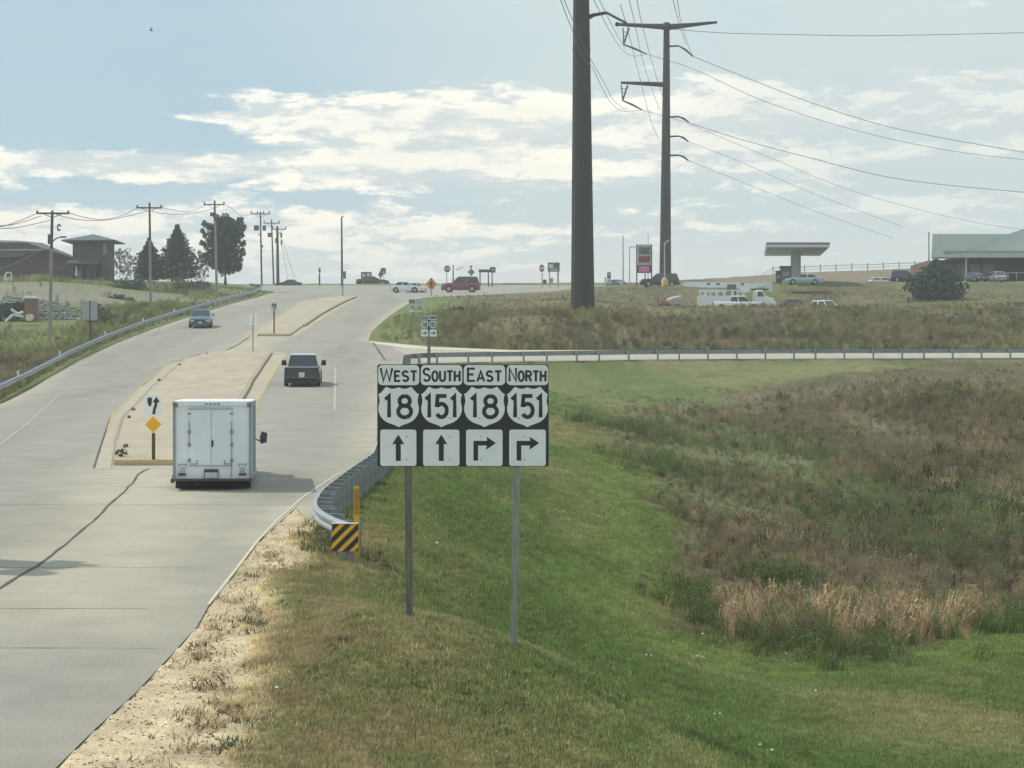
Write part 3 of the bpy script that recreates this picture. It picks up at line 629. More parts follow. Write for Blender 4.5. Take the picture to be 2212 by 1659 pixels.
# amber diamond at the crossing corner
PED=[(-.10,.45),(.10,.45),(.16,.25),(.5,.0),(.42,-.12),(.14,.06),(.12,-.18),(.30,-.62),(.14,-.66),(0,-.3),(-.14,-.66),(-.30,-.62),(-.12,-.18),(-.14,.06),(-.42,-.12),(-.5,.0),(-.16,.25)]
small_sign('warning_sign','amber diamond warning sign with dark symbol in front of the red wagon','road sign',931.5,644,Yv(640),[(918.5,600,945,628,'diamond',M_SO,[(PED,M_SB),([(-.24,.62),(0,1.0),(.24,.62)],M_SB)])],[(0,.06,'u')],ground_z=float(hr(Yv(640))))
# signs along the crest
def crest(u,vb,Y): return u,vb,Y
small_sign('back_of_sign','dark narrow sign seen edge on, alone on the crest left of the lamp pole','road sign',690,616,352,[(687.5,577,693.5,592,'diamond',M_BACK,[])],[(0,.12,'w',592,M_DKPOST)])
small_sign('lane_sign','small grey sign plate in front of the tall bare pole on the crest','road sign',742,641,Yv(641),[(738,586,747.5,602,'rect',mat('grey_plate',C(116,120,112)),[])],[(-1.5,.08,'g')],ground_z=float(hr(Yv(641))))
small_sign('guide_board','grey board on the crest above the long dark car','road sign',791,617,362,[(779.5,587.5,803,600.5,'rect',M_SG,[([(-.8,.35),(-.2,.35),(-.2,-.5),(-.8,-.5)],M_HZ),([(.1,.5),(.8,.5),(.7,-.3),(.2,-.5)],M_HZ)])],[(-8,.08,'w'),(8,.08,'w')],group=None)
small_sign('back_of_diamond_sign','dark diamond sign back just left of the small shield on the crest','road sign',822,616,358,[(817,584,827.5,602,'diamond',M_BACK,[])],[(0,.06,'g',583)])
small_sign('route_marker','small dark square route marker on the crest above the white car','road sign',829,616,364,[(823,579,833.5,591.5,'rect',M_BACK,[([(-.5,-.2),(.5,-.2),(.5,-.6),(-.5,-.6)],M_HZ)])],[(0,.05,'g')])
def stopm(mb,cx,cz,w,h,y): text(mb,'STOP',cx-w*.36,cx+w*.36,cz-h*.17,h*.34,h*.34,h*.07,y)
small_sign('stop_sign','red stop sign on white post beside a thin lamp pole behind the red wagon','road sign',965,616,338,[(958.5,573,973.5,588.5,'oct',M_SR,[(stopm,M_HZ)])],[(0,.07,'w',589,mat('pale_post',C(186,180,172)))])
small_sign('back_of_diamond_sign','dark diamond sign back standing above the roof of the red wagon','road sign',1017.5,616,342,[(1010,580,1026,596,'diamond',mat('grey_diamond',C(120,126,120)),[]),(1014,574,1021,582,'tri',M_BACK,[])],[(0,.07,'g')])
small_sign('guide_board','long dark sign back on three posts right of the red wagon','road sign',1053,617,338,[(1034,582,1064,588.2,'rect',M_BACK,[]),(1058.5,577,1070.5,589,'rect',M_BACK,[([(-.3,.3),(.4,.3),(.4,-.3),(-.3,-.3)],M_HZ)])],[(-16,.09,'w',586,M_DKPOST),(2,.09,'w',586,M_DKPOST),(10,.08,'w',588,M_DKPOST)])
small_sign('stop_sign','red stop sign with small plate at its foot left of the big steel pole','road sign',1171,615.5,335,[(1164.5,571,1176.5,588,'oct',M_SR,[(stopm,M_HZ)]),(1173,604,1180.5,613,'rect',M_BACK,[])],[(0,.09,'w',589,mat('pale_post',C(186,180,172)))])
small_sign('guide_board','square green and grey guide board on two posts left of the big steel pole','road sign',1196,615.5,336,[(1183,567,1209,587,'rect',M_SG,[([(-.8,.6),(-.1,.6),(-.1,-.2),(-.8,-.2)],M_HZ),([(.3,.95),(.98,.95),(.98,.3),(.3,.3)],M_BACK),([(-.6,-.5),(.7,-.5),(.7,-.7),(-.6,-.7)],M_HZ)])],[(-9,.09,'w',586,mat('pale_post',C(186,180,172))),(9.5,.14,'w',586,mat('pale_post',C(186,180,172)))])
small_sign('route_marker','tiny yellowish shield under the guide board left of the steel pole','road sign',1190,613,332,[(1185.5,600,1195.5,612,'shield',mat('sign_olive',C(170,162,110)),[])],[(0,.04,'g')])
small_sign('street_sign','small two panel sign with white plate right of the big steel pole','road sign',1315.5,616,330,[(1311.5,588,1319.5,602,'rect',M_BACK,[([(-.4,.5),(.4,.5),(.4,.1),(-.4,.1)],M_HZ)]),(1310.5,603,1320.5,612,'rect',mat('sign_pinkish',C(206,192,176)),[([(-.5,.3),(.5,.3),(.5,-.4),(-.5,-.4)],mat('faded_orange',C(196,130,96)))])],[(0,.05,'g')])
r=empty('marker_post',P(1308,634,275)); tag(r,'thin white and orange marker post in the weeds right of the steel pole','marker post')
MB().rod((0,0,-.3),(0,0,1.4),.07,n=8).build('post',mat('pale_marker',C(196,206,190)),r); MB().rod((0,0,1.4),(0,0,2.0),.075,n=8).build('reflector_band',mat('faded_orange',C(196,130,96)),r)
# left side: white guide plate by pole and big sign back
small_sign('street_sign','low wide white sign on a single post beside the second utility pole','road sign',345,664,G(345,664)[1],[(314.5,634,353,644.5,'rect',M_HZ,[])],[(0,.08,'w',640,mat('pale_post',C(186,180,172)))])
bp=175.
small_sign('back_of_sign','large plain back of a rectangular sign left of the guardrail','road sign',195,712,bp,[(178,650,210.5,692,'rect',M_ALU,[([(-.075,1),(.075,1),(.075,-1.04),(-.075,-1.04)],M_SB)])],[(0,.07,'w',651,M_DKPOST)])
# made-up sign left of the frame, added to cast a shadow across the lanes
SHY=Yv(1225)
def shadow_caster():
    # top of post stands where the sun line through the shadow tip meets 3.6 m above the road
    tx,ty=rd(176,1222); h=3.6; k=h/math.tan(SUN_EL); dx,dy=math.sin(SUN_AZ)*k,math.cos(SUN_AZ)*k
    r=empty('unseen_shadow_sign',(tx+dx,ty+dy,float(hr(ty+dy)))); tag(r,'unseen sign added out of view on the left to cast a shadow on the lanes','road sign')
    MB().box((0,0,h/2-.2),(.10,.10,h+.4)).build('post',M_WOOD,r)
    mb=MB(); mb.prism(rrect(0,h-.95,.9,.75,.04),-.03,-.02); o=mb.build('plate',M_SY,r); o.rotation_euler.z=R(35)
shadow_caster()
# ------------------------------------------------------------ guardrails
def path_frames(pts,step):
    d=dens(pts,step); out=[]
    # smooth
    a=np.array(d)
    for _ in range(3):
        b=a.copy(); b[1:-1]=(a[:-2]+2*a[1:-1]+a[2:])/4; a=b
    for i in range(len(a)):
        t=a[min(i+1,len(a)-1)]-a[max(i-1,0)]; t=t/np.hypot(*t); out.append((a[i],t,np.array([-t[1],t[0]])))
    return out
WB=[(.0,.31),(.035,.30),(.085,.26),(.085,.215),(.02,.165),(.02,.145),(.085,.095),(.085,.05),(.035,.01),(.0,.0)]
def guardrail(name,label,pts,face,step,zrail,mr,post_every,mp,skip=lambda x,y:False,zoff=0.,block=.18):
    """face: +1 rail corrugation faces left of travel, -1 right"""
    fr=path_frames(pts,step); x0,y0=fr[0][0]; z0=gz(x0,y0); r=empty(name,(x0,y0,z0)); tag(r,label,'guardrail')
    xs=np.array([f[0][0] for f in fr]); ys=np.array([f[0][1] for f in fr]); gs=ground(xs,ys)
    ker=np.ones(5)/5; gs=np.convolve(np.pad(gs,2,'edge'),ker,'valid')
    secs=[]
    prof=WB+[(a-.006,b) for a,b in WB[::-1]]
    for (p,t,n),g in zip(fr,gs):
        secs.append([(p[0]+n[0]*a*face-x0,p[1]+n[1]*a*face-y0,g-z0+zrail+b) for a,b in prof])
    MB().loft(secs).build('rail',mr,r,smooth=True)
    # posts with blockouts, sharing one mesh
    q=MB(); q.box((0,0,-.15),(.15,.10,1.5)); pm=q.build('post',mp,r); me=pm.data; bpy.data.objects.remove(pm)
    q=MB(); q.box((0,0,0),(block,.12,.34)); bmh=q.build('blockout',mp,r); bme=bmh.data; bpy.data.objects.remove(bmh)
    acc=0; last=fr[0][0]; nxt=.4
    for (p,t,n),g in zip(fr,gs):
        acc+=math.hypot(*(p-last)); last=p
        if acc>=nxt:
            nxt+=post_every(*p) if callable(post_every) else post_every
            if skip(*p): continue
            an=math.atan2(t[1],t[0])-math.pi/2
            o=link_mesh('post',me,r,(p[0]-n[0]*face*(.09+block)-x0,p[1]-n[1]*face*(.09+block)-y0,g-z0+zrail+.31-.60),(0,0,an))
            o2=link_mesh('blockout',bme,o,(0,0,0),(0,0,0)); o2.location=(( .09+block/2)*-face*-1*(-1 if face>0 else 1),0,.44)
    return r,(x0,y0,z0),fr,gs
M_RAIL=mat('guardrail_zinc',C(176,180,184),.38,metal=.7,var=.10,scale=2.)
M_RAILB=mat('guardrail_zinc_weathered',C(150,156,160),.45,metal=.5,var=.12,scale=2.)
M_RPOST=mat('guardrail_timber_post',C(136,142,142),.85,var=.2,scale=6.)
M_RPOSTD=mat('guardrail_post_grey',C(134,138,136),.7,var=.2,scale=6.)
# right-hand rail: terminal nose, along the road, round the corner and along the ramp
gr,(gx0,gy0,gz0),gfr,ggs=guardrail('guardrail','steel guardrail that starts at the striped end plate and bends along the ramp',RAIL_R,1,.5,.42,M_RAIL,lambda x,y:.95 if y<78 else 1.9,M_RPOST)
M_FLAPY=mat('marker_yellow',C(244,186,44),.5,var=.06)
def end_marker():
    a=P(717.5,1131,43.0); b=P(775,1190,43.0); w=b[0]-a[0]; h=a[2]-b[2]; cx=(a[0]+b[0])/2; cz=(a[2]+b[2])/2
    r=empty('object_marker',(cx,42.92,cz)); r.parent=gr; r.location=(cx-gx0,42.88-gy0,cz-gz0)
    r['label']='yellow and black striped end plate'
    MB().prism([(-w/2,-h/2),(w/2,-h/2),(w/2,h/2),(-w/2,h/2)],0,.012).build('plate',M_FLAPY,r)
    # diagonal stripes clipped to the square
    def clip(poly,ax,s,lim):
        o=[]
        for i in range(len(poly)):
            p=poly[i]; q=poly[(i+1)%len(poly)]; ip=p[ax]*s<=lim; iq=q[ax]*s<=lim
            if ip: o.append(p)
            if ip!=iq:
                t=(lim*s-p[ax])/(q[ax]-p[ax]); o.append((p[0]+(q[0]-p[0])*t,p[1]+(q[1]-p[1])*t))
        return o
    for k in range(-3,4):
        c=k*w*.455+w*.08; hw=w*.052; poly=[(-w*1.2-hw*1.2+c,-w*1.2+hw*1.2),(-w*1.2+hw*1.2+c,-w*1.2-hw*1.2),(w*1.2+hw*1.2+c,w*1.2-hw*1.2),(w*1.2-hw*1.2+c,w*1.2+hw*1.2)]
        for ax,s in ((0,1),(0,-1),(1,1),(1,-1)):
            if len(poly)>2: poly=clip(poly,ax,s,w/2 if ax==0 else h/2)
        if len(poly)>2: MB().prism(poly,-.002,-.0005).build('stripe',M_SB,r)
    # folded white top edge
    MB().box((0,.03,h/2+.012),(w,.10,.02)).build('top_flange',M_SW,r)
    q=MB(); q.box((-.05,.10,-h/2-.12),(.16,.12,.5)); q.box((.12,.12,-h/2-.06),(.12,.10,.25)); q.build('end_bracket',M_RPOST,r)
end_marker()
yp=P(770,1205,43.3); r=empty('marker_post',(yp[0],yp[1],gz(yp[0],yp[1]))); tag(r,'tall yellow reflector post behind the striped guardrail end plate','marker post')
tz=P(770,1050,43.3)[2]-r.location.z; MB().box((0,0,(tz-.3)/2),(.105,.03,tz+.3)).build('stake',mat('yellow_plastic',C(222,178,56),.5,var=.08),r)
MB().box((0,-.02,tz-.30),(.075,.006,.5)).build('reflector',mat('amber_reflector',C(176,124,52),.4),r)
# far and left rail
LP=[(-25.0,60),(-24.6,85)]+[ (p[0]-.5,p[1]) for p in (rd(u,v) for u,v in [(0,873),(50,845),(100,818),(170,778),(250,741),(330,710),(412,683),(480,662),(553,643)])]+[(-32.3,285),(-34.4,306),(-38,326)]
gl,(lx0,ly0,lz0),lfr,lgs=guardrail('guardrail','long guardrail curving up the left edge of the road with small white delineators',LP,-1,1.5,.46,M_RAILB,3.8,M_RPOSTD)
dm=None
for u,v in ((58,962),(187,900),(316,845),(430,806),(529,768),(629,742),(727,723)):
    uu,vv=u*1.0,v*1.0
for cu,cv in ((165,1610),(540,1430),(912,1275),(1240,1160),(1525,1055),(1812,975),(2095,910)):
    u=cu/4.; v=403.2+cv/4.
    # nearest rail point by azimuth
    k=min(range(len(lfr)),key=lambda i:abs(U0+F*lfr[i][0][0]/lfr[i][0][1]-u) if lfr[i][0][1]>80 else 1e9); p,t,n=lfr[k]
    if dm is None:
        o=MB().box((0,0,.12),(.13,.03,.36)).build('delineator',mat('delineator_white',C(232,232,226),.5),gl); dm=o.data; o.location=(p[0]-lx0-.1,p[1]-ly0,lgs[k]-lz0+.72)
    else: link_mesh('delineator',dm,gl,(p[0]-lx0-.1,p[1]-ly0,lgs[k]-lz0+.72))
# ------------------------------------------------------------ vehicles
M_GLASS=mat('car_glass',C(50,58,64),.08,var=.03,spec=.9)
M_TYRE=mat('tyre_rubber',C(40,40,42),.9,var=.1)
M_RIM=mat('wheel_rim',C(170,172,176),.35,metal=.6)
M_TRIM=mat('black_trim',C(36,37,40),.6)
M_TAIL=mat('tail_lamp_red',C(140,28,30),.3,spec=.6)
M_HEAD=mat('head_lamp_clear',C(214,218,220),.15,spec=.8)
M_PLATE=mat('licence_plate_white',C(212,216,212),.5)
def paintm(name,c,rough=.3): return mat(name,C(*c),rough,var=.02,spec=.6,coat=.5)
# profile: lower body stations (x, top z, half width), cabin (x bottom rear, x top rear, x top front, x bottom front), in metres for unit car
KIND={
 'sedan':dict(L=4.8,W=1.84,H=1.45,st=[(-2.4,.72,.72),(-2.32,.95,.86),(-1.7,1.02,.92),(-1.0,.98,.92),(.6,.96,.92),(1.2,.95,.91),(1.9,.86,.88),(2.3,.74,.80),(2.4,.58,.66)],cab=(-1.85,-1.05,.15,1.05),zb=.96,wx=1.42,wr=.33),
 'suv':dict(L=5.0,W=1.95,H=1.82,st=[(-2.5,.9,.80),(-2.45,1.08,.93),(-1.8,1.12,.97),(0,1.10,.97),(.9,1.10,.96),(1.5,1.08,.94),(2.3,1.0,.9),(2.5,.75,.78)],cab=(-2.44,-2.2,.35,1.1),zb=1.08,wx=1.5,wr=.37),
 'pickup':dict(L=5.8,W=2.0,H=1.82,st=[(-2.9,1.14,.93),(-2.86,1.18,.99),(-1.0,1.18,1.0),(.0,1.14,1.0),(1.3,1.14,.99),(1.9,1.12,.97),(2.75,1.04,.92),(2.9,.8,.84)],cab=(-.95,-.75,.75,1.45),zb=1.12,wx=1.85,wr=.39),
 'van':dict(L=5.1,W=1.98,H=1.8,st=[(-2.55,1.0,.88),(-2.5,1.08,.95),(0,1.08,.97),(1.2,1.06,.96),(2.2,.92,.9),(2.55,.7,.8)],cab=(-2.5,-2.3,.7,1.75),zb=1.06,wx=1.55,wr=.35)}
WH={}
def vehicle(name,label,cat,kind,paint,loc,head,scale=1.,pitch=0.,group=None,plate=True,roof=None,H=None,L=None):
    K=KIND[kind]; r=empty(name,loc,(0,-pitch,head)); tag(r,label,cat,group)
    sx=(L or K['L'])/K['L']*scale; sz=(H or K['H'])/K['H']*scale; sy=scale; W=K['W']/2*sy
    secs=[]
    for x,zt,hw in K['st']:
        x*=sx; zt*=sz; hw*=sy; zb=.24*sz
        secs.append([(x,-hw*.90,zb),(x,-hw,zb+.14),(x,-hw*1.0,zt*.62),(x,-hw*.97,zt-.09),(x,-hw*.88,zt),(x,0,zt+.025),(x,hw*.88,zt),(x,hw*.97,zt-.09),(x,hw,zt*.62),(x,hw,zb+.14),(x,hw*.90,zb)])
    MB().loft(secs).build('body',paint,r,smooth=True)
    a,b,c,d=[q*sx for q in K['cab']]; zb=K['zb']*sz-.02; zt=K['H']*sz; wb=W*(.86 if kind=='pickup' else .90); wt=W*(.70 if kind=='pickup' else .74)
    # cabin shell, roof, and glass set 8 mm proud
    def ring(x0,x1,z,w): return [(x0,-w,z),(x1,-w,z),(x1,w,z),(x0,w,z)]
    MB().loft([ring(a,d,zb-.02,wb),ring(b,c,zt-.05,wt)]).build('cabin',paint,r)
    m=.10
    MB().loft([ring(b-.03,c+.03,zt-.055,wt+.02),ring(b+.02,c-.06,zt-.01,wt-.02),ring(b+.2,c-.25,zt+.015,wt*.7)]).build('roof',roof or paint,r,smooth=True)
    def quad(nm,p,off,mm=M_GLASS):
        p=[Vector(q) for q in p]; n=(p[1]-p[0]).cross(p[3]-p[0]).normalized()
        cc=sum(p,Vector())/4; 
        if n.dot(cc-Vector(((b+c)/2,0,zb)))<0: n=-n
        return MB().add([q+n*off for q in p]+[q+n*(off-.02) for q in p],[(0,1,2,3),(7,6,5,4),(0,1,5,4),(1,2,6,5),(2,3,7,6),(3,0,4,7)]).build(nm,mm,r)
    def lerp(A,B,t): return tuple(A[i]+(B[i]-A[i])*t for i in range(3))
    def pane(nm,BL,BR,TR,TL,mu,ml,mt):
        bl=lerp(BL,TL,ml); br=lerp(BR,TR,ml); tl=lerp(BL,TL,1-mt); tr=lerp(BR,TR,1-mt)
        quad(nm,[lerp(bl,br,mu),lerp(bl,br,1-mu),lerp(tl,tr,1-mu),lerp(tl,tr,mu)],.010)
    ze=zt-.05
    pane('windshield',(d,-wb,zb),(d,wb,zb),(c,wt,ze),(c,-wt,ze),.06,.05,.08)
    pane('rear_window',(a,-wb,zb),(a,wb,zb),(b,wt,ze),(b,-wt,ze),.08,.10,.14)
    for s in (-1,1):
        mid=(a+d)/2; mt_=(b+c)/2
        if kind=='pickup':mid=a+(d-a)*.45; mt_=b+(c-b)*.45
        pane('side_window',(a,s*wb,zb),(mid,s*wb,zb),(mt_,s*wt,ze),(b,s*wt,ze),.08,.08,.12)
        pane('side_window',(mid,s*wb,zb),(d,s*wb,zb),(c,s*wt,ze),(mt_,s*wt,ze),.07,.08,.12)
        MB().box((c+(d-c)*.55,s*(W+.11),zb+.10),(.12,.22,.16)).build('mirror',M_TRIM if kind=='pickup' else paint,r)
    wr=K['wr']*sz
    key=(kind,scale,H)
    if key not in WH:
        t=MB(); t.rod((0,-.115,0),(0,.115,0),wr,n=18); to=t.build('tyre',M_TYRE,r,smooth=True); q=MB(); q.rod((0,-.02,0),(0,.02,0),wr*.62,n=14); ri=q.build('rim',M_RIM,r)
        WH[key]=(to.data,ri.data); bpy.data.objects.remove(to); bpy.data.objects.remove(ri)
    for x in (-K['wx']*sx,K['wx']*sx):
        for s in (-1,1):
            MB().rod((x,s*(W*.955),wr+.03),(x,s*(W*.995),wr+.03),wr*1.17,n=18).build('wheel_arch',M_TRIM,r)
            w=link_mesh('wheel',WH[key][0],r,(x,s*(W-.10),wr)); link_mesh('rim',WH[key][1],w,(0,s*.105,0))
    xr,xf=K['st'][0][0]*sx,K['st'][-1][0]*sx; zr=K['st'][1][1]*sz; zf=K['st'][-2][1]*sz
    for s in (-1,1):
        MB().box((xr+.02,s*W*.80 if kind!='pickup' else s*W*.90,zr*.82),(.10,W*.22 if kind!='pickup' else .12,.16 if kind!='pickup' else .34)).build('tail_light',M_TAIL if kind!='pickup' else mat('tail_lamp_smoked',C(84,40,44),.3),r)
        MB().box((xf-.07,s*W*.66,zf*.80),(.14,W*.34,.13)).build('headlight',M_HEAD,r)
    MB().box((xr-.02,0,.42*sz),(.12,W*1.8,.20)).build('rear_bumper',M_TRIM if kind in('pickup','suv') else paint,r)
    MB().box((xf+.01,0,.40*sz),(.10,W*1.5,.22)).build('front_bumper',paint,r)
    MB().box((xf+.0,0,.60*sz),(.08,W*.9,.12)).build('grille',M_TRIM,r)
    if plate:
        MB().box((xr-.055,0,.70*sz if kind!='pickup' else .62),(.02,.31,.16)).build('licence_plate',M_PLATE,r)
        MB().box((xf+.07,0,.48*sz),(.02,.31,.15)).build('licence_plate',M_PLATE,r)
    return r
def onroad(u,v): x,y=rd(u,v); return (x,y,float(hr(y)))
# pickup going away
x,y,z=onroad(645,836)
pk=vehicle('pickup_truck','dark grey blue pickup truck with sky reflection painted on its roof driving away beside the median','pickup truck','pickup',paintm('dark_slate_paint',(40,47,58),.3),(x,y+2.9,z+.11),R(93.5),1.0,R(2.6),roof=paintm('roof_sky_sheen_and_trim',(196,202,204)))  # roof coloured pale to stand in for the sky it reflects
MB().box((-2.905,0,.90),(.03,1.66,.44)).build('tailgate',paintm('dark_slate_paint',(40,47,58)),pk)
MB().box((-2.91,0,1.155),(.05,1.8,.05)).build('tailgate_cap',paintm('roof_sky_sheen_and_trim',(196,202,204)),pk)
MB().box((-2.925,0,.78),(.02,.32,.15)).build('licence_plate',M_PLATE,pk)
MB().box((-2.99,0,.56),(.16,1.7,.035)).build('bumper_step',mat('step_grey',C(120,124,128),.4),pk)
for s in (-1,1): MB().box((1.0,s*1.16,1.26),(.10,.26,.30)).build('tow_mirror',M_TRIM,pk)
x,y,z=onroad(434,706); vehicle('sedan','slate blue sedan coming down the left lanes toward the guardrail bend','car','sedan',paintm('slate_blue_paint',(74,86,102)),(x,y,z),R(-84),1.03,-R(4))
x,y,z=onroad(876,632.5); vehicle('sedan','white sedan crossing the road at the top of the hill','car','sedan',paintm('white_paint',(226,232,230)),(x,y,z),R(0),.86,0,H=1.7)
x,y,z=onroad(897,632.2); vehicle('hatchback','white car half hidden behind the white sedan on the crest','car','suv',paintm('white_paint',(226,232,230)),(x,y+3.0,z+.10),R(-25),.62,0,H=2.2,L=4.6)
x,y,z=onroad(995,631.5); vehicle('station_wagon','dark red wagon crossing the road at the top of the hill','car','suv',paintm('maroon_paint',(128,46,50),.35),(x,y,z),R(180),.98,0,H=2.12,L=5.2)
vehicle('sedan','long black sedan on the crest behind the white sedan','car','sedan',paintm('black_paint',(48,52,58)),P(805,616.5,366),R(3),1.03,0,L=5.2)
vehicle('sedan','dark car roof peeking over the crest by the utility poles','car','sedan',paintm('black_paint',(48,52,58)),P(622,622,352),R(-170),.9)
vehicle('sedan','dark car roof peeking over the crest beside the small street sign','car','sedan',paintm('black_paint',(48,52,58)),P(1334,622,345),R(-60),.9)
vehicle('suv','black sport utility vehicle parked at the foot of the far steel pole','car','suv',paintm('black_paint2',(44,46,52)),P(1424,619.5,282),R(183),.96,0,H=1.75,L=5.1)
vehicle('sedan','silver blue sedan beside the fuel pumps under the canopy','car','sedan',paintm('silver_paint',(170,182,190)),P(1735,615,262),R(180),.93,0,H=1.35)
vehicle('van','low white van behind the dark wagon near the fence','car','van',paintm('white_paint',(226,232,230)),P(1903,612.5,300),R(20),.8,0,H=1.0,L=4.2)
vehicle('suv','navy sport utility vehicle parked left of the green bush','car','suv',paintm('navy_paint',(50,54,70)),P(1955,609.8,282),R(0),.86,0,H=1.75,L=4.4)
vehicle('van','grey van parked nose out in front of the store','car','van',paintm('grey_paint',(150,154,160)),P(2156,608.8,281),R(-90),.8,0,H=1.65)
vehicle('sedan','dark sedan parked under the store eave right of the bush','car','sedan',paintm('black_paint',(48,52,58)),P(2108,609.5,283),R(-75),.9)
vehicle('sedan','taupe car half sunk in the weeds below the gas station','car','sedan',paintm('taupe_paint',(128,124,116)),P(1724,676,243),R(-15),.96,0,H=1.6)
vehicle('hatchback','small white car facing us in the weeds below the gas station','car','suv',paintm('bright_white_paint',(240,242,242)),P(1785,678,243),R(-62),.82)
vehicle('pickup_truck','white crew cab pickup parked in front of the bucket truck','pickup truck','pickup',paintm('bright_white_paint',(240,242,242)),P(1594,674,240),R(-6),.93,0,H=1.86)
# ------------------------------------------------------------ the white box truck
def box_truck():
    Yr=Yv(1058.5); k=F/Yr; x0=(459-U0)/k; z0=float(hr(Yr)); head=R(95.2)
    r=empty('box_truck',(x0,Yr,z0),(0,-R(.3),head)); tag(r,'white box truck with double rear doors driving away beside the median','truck')
    MW=mat('truck_white_panel',C(232,236,240),.45,var=.06,scale=2.2,spec=.5,stretch=(1,1,.35)); MF=mat('truck_frame_grey',C(150,158,164),.45,var=.06,metal=.3); MT=mat('truck_top_white',C(244,246,244),.4)
    # local axes: +x forward, +y left; rear face at x=0
    Wd=2.06; zb=.28; zt=2.31; Lb=4.2
    MB().box((Lb/2,0,(zb+zt)/2),(Lb,Wd,zt-zb)).build('cargo_box',MW,r)
    MB().box((Lb/2,0,zt+.018),(Lb-.02,Wd-.02,.03)).build('roof',MT,r)
    for s in (-1,1): MB().box((-.0,s*(Wd/2-.035),(zb+zt)/2),(.07,.075,zt-zb+.01)).build('corner_post',MF,r)
    MB().box((-.006,0,zt-.045),(.07,Wd-.16,.085)).build('rear_header',MW,r)
    # doors: bays left edge .. right edge with a centre seam
    dl=.60; dr=-.50; c=.03  # left in +y
    for a,b in ((c+.008,dl),(dr,c-.008)):
        d=MB().box((-.018,(a+b)/2,(zb+.38+zt-.20)/2),(.03,b-a,zt-.20-zb-.38)).build('rear_door',MW,r)
        e=(b if a>0 else a)
        for z in (zt-.30,zt-.78,zt-1.12,zb+.50): MB().box((-.040,e,z),(.02,.075,.10 if z<zt-.5 else .05)).build('hinge',M_GALV,d)
    MB().rod((-.05,dr,zt-.50),(-.05,dr,zb+.05),.011,n=6).build('lock_rod',M_GALV,r); MB().rod((-.05,dl,zt-.5),(-.05,dl,zt-1.15),.011,n=6).build('lock_rod',M_GALV,r)
    MB().rod((-.06,c-.03,zt-1.0),(-.06,c-.03,zt-1.17),.022,n=8).build('door_handle',M_TRIM,r)
    MB().box((-.038,.05,zt-.17),(.012,1.18,.045)).build('drip_rail',mat('drip_rail_green',C(176,196,198),.5),r)
    MB().box((-.036,.05,zb+.37),(.012,1.16,.014)).build('door_sill',MF,r)
    for y in (.16,.05,-.06,-.16): MB().box((-.046,y,zt-.045),(.02,.07,.028)).build('marker_light',mat('marker_lamp_dark',C(96,92,92),.4),r)
    for s in (-1,1):
        MB().box((-.048,s*(Wd/2-.075),zt-.07),(.02,.10,.11)).build('corner_cap',mat('corner_cap_grey',C(120,122,122),.5),r)
        MB().box((-.046,s*(Wd/2-.24),zb+.135),(.025,.20,.055)).build('tail_light',mat('dark_red_lens',C(96,44,46),.3),r)
        MB().box((-.044,s*(Wd/2-.25),zb+.25),(.014,.13,.13)).build('reverse_lamp',mat('grey_lens',C(176,182,182),.3),r)
        MB().prism([(0,0),(.15,.0),(.17,.05),(.0,.05)],0,.01)
        q=MB(); q.box((-.040,s*(Wd/2-.25),zb+.40),(.008,.22,.02)); q.box((-.040,s*(Wd/2-.34),zb+.37),(.008,.02,.07)); q.box((-.040,s*(Wd/2-.16),zb+.37),(.008,.02,.07)); q.build('safety_decal',mat('decal_grey',C(132,140,148),.5),r)
    for y,a in ((.40,1),(-.32,-1)):
        q=MB(); q.box((-.040,y,zb+.45),(.02,.03,.11)); q.box((-.040,y+a*.10,zb+.41),(.02,.16,.02)); q.build('door_stay',M_GALV,r)
    fr=MB().box((-.045,.03,zb+.14),(.02,.37,.26)).build('plate_frame',mat('plate_frame_dark',C(70,80,74),.6),r)
    MB().box((-.058,.03,zb+.11),(.008,.33,.15)).build('licence_plate',mat('plate_pale_green',C(196,208,200),.5),fr)
    MB().box((-.10,.02,zb-.005),(.22,Wd+.06,.06)).build('step_bumper',mat('bumper_dark',C(88,78,70),.7,var=.15),r)
    MB().box((-.14,Wd/2+.0,zb-.03),(.10,.10,.10)).build('bumper_end',mat('bumper_dark',C(88,78,70)),r)
    MB().box((.5,0,.25),(.9,1.4,.14)).build('axle_housing',mat('underbody_dark',C(44,46,48),.9),r)
    MB().box((2.2,0,.30),(3.8,.9,.10)).build('chassis',mat('underbody_dark',C(44,46,48),.9),r)
    for s in (-1,1): MB().box((Lb/2,s*(Wd/2+.012),zb+.06),(Lb,.03,.12)).build('rub_rail',MF,r)
    for s in (-1,1): MB().box((Lb/2,s*(Wd/2+.008),zt-.04),(Lb,.02,.07)).build('roof_rail',MF,r)
    for s in (-1,1):
        for j in range(1,7): MB().box((Lb*j/7,s*(Wd/2+.006),(zb+zt)/2),(.03,.015,zt-zb-.2)).build('side_seam',MF,r)
    # mud flaps
    for s in (-1,1):
        MB().box((.32,s*.72,.17),(.02,.52,.26)).build('mud_flap',mat('flap_dark',C(50,54,58),.85),r)
        for x in (.75,4.95):
            rz_=.34+(.16 if x>3 else 0); t=MB(); t.rod((x,s*(.66),rz_),(x,s*(.98),rz_),.34,n=20); w=t.build('wheel',M_TYRE,r,smooth=True)
            MB().rod((x,s*.96,rz_),(x,s*.99,rz_),.19,n=14).build('rim',M_RIM,w)
    # cab ahead of the box
    secs=[]
    for x,z,h in ((4.2,2.0,.95),(4.6,2.02,.96),(5.0,1.9,.96),(5.5,1.25,.94),(6.0,1.15,.90),(6.2,.8,.85)):
        secs.append([(x,-h,.35),(x,-h,z-.25),(x,-h*.82,z),(x,h*.82,z),(x,h,z-.25),(x,h,.35)])
    MB().loft(secs).build('cab',MW,r,smooth=True)
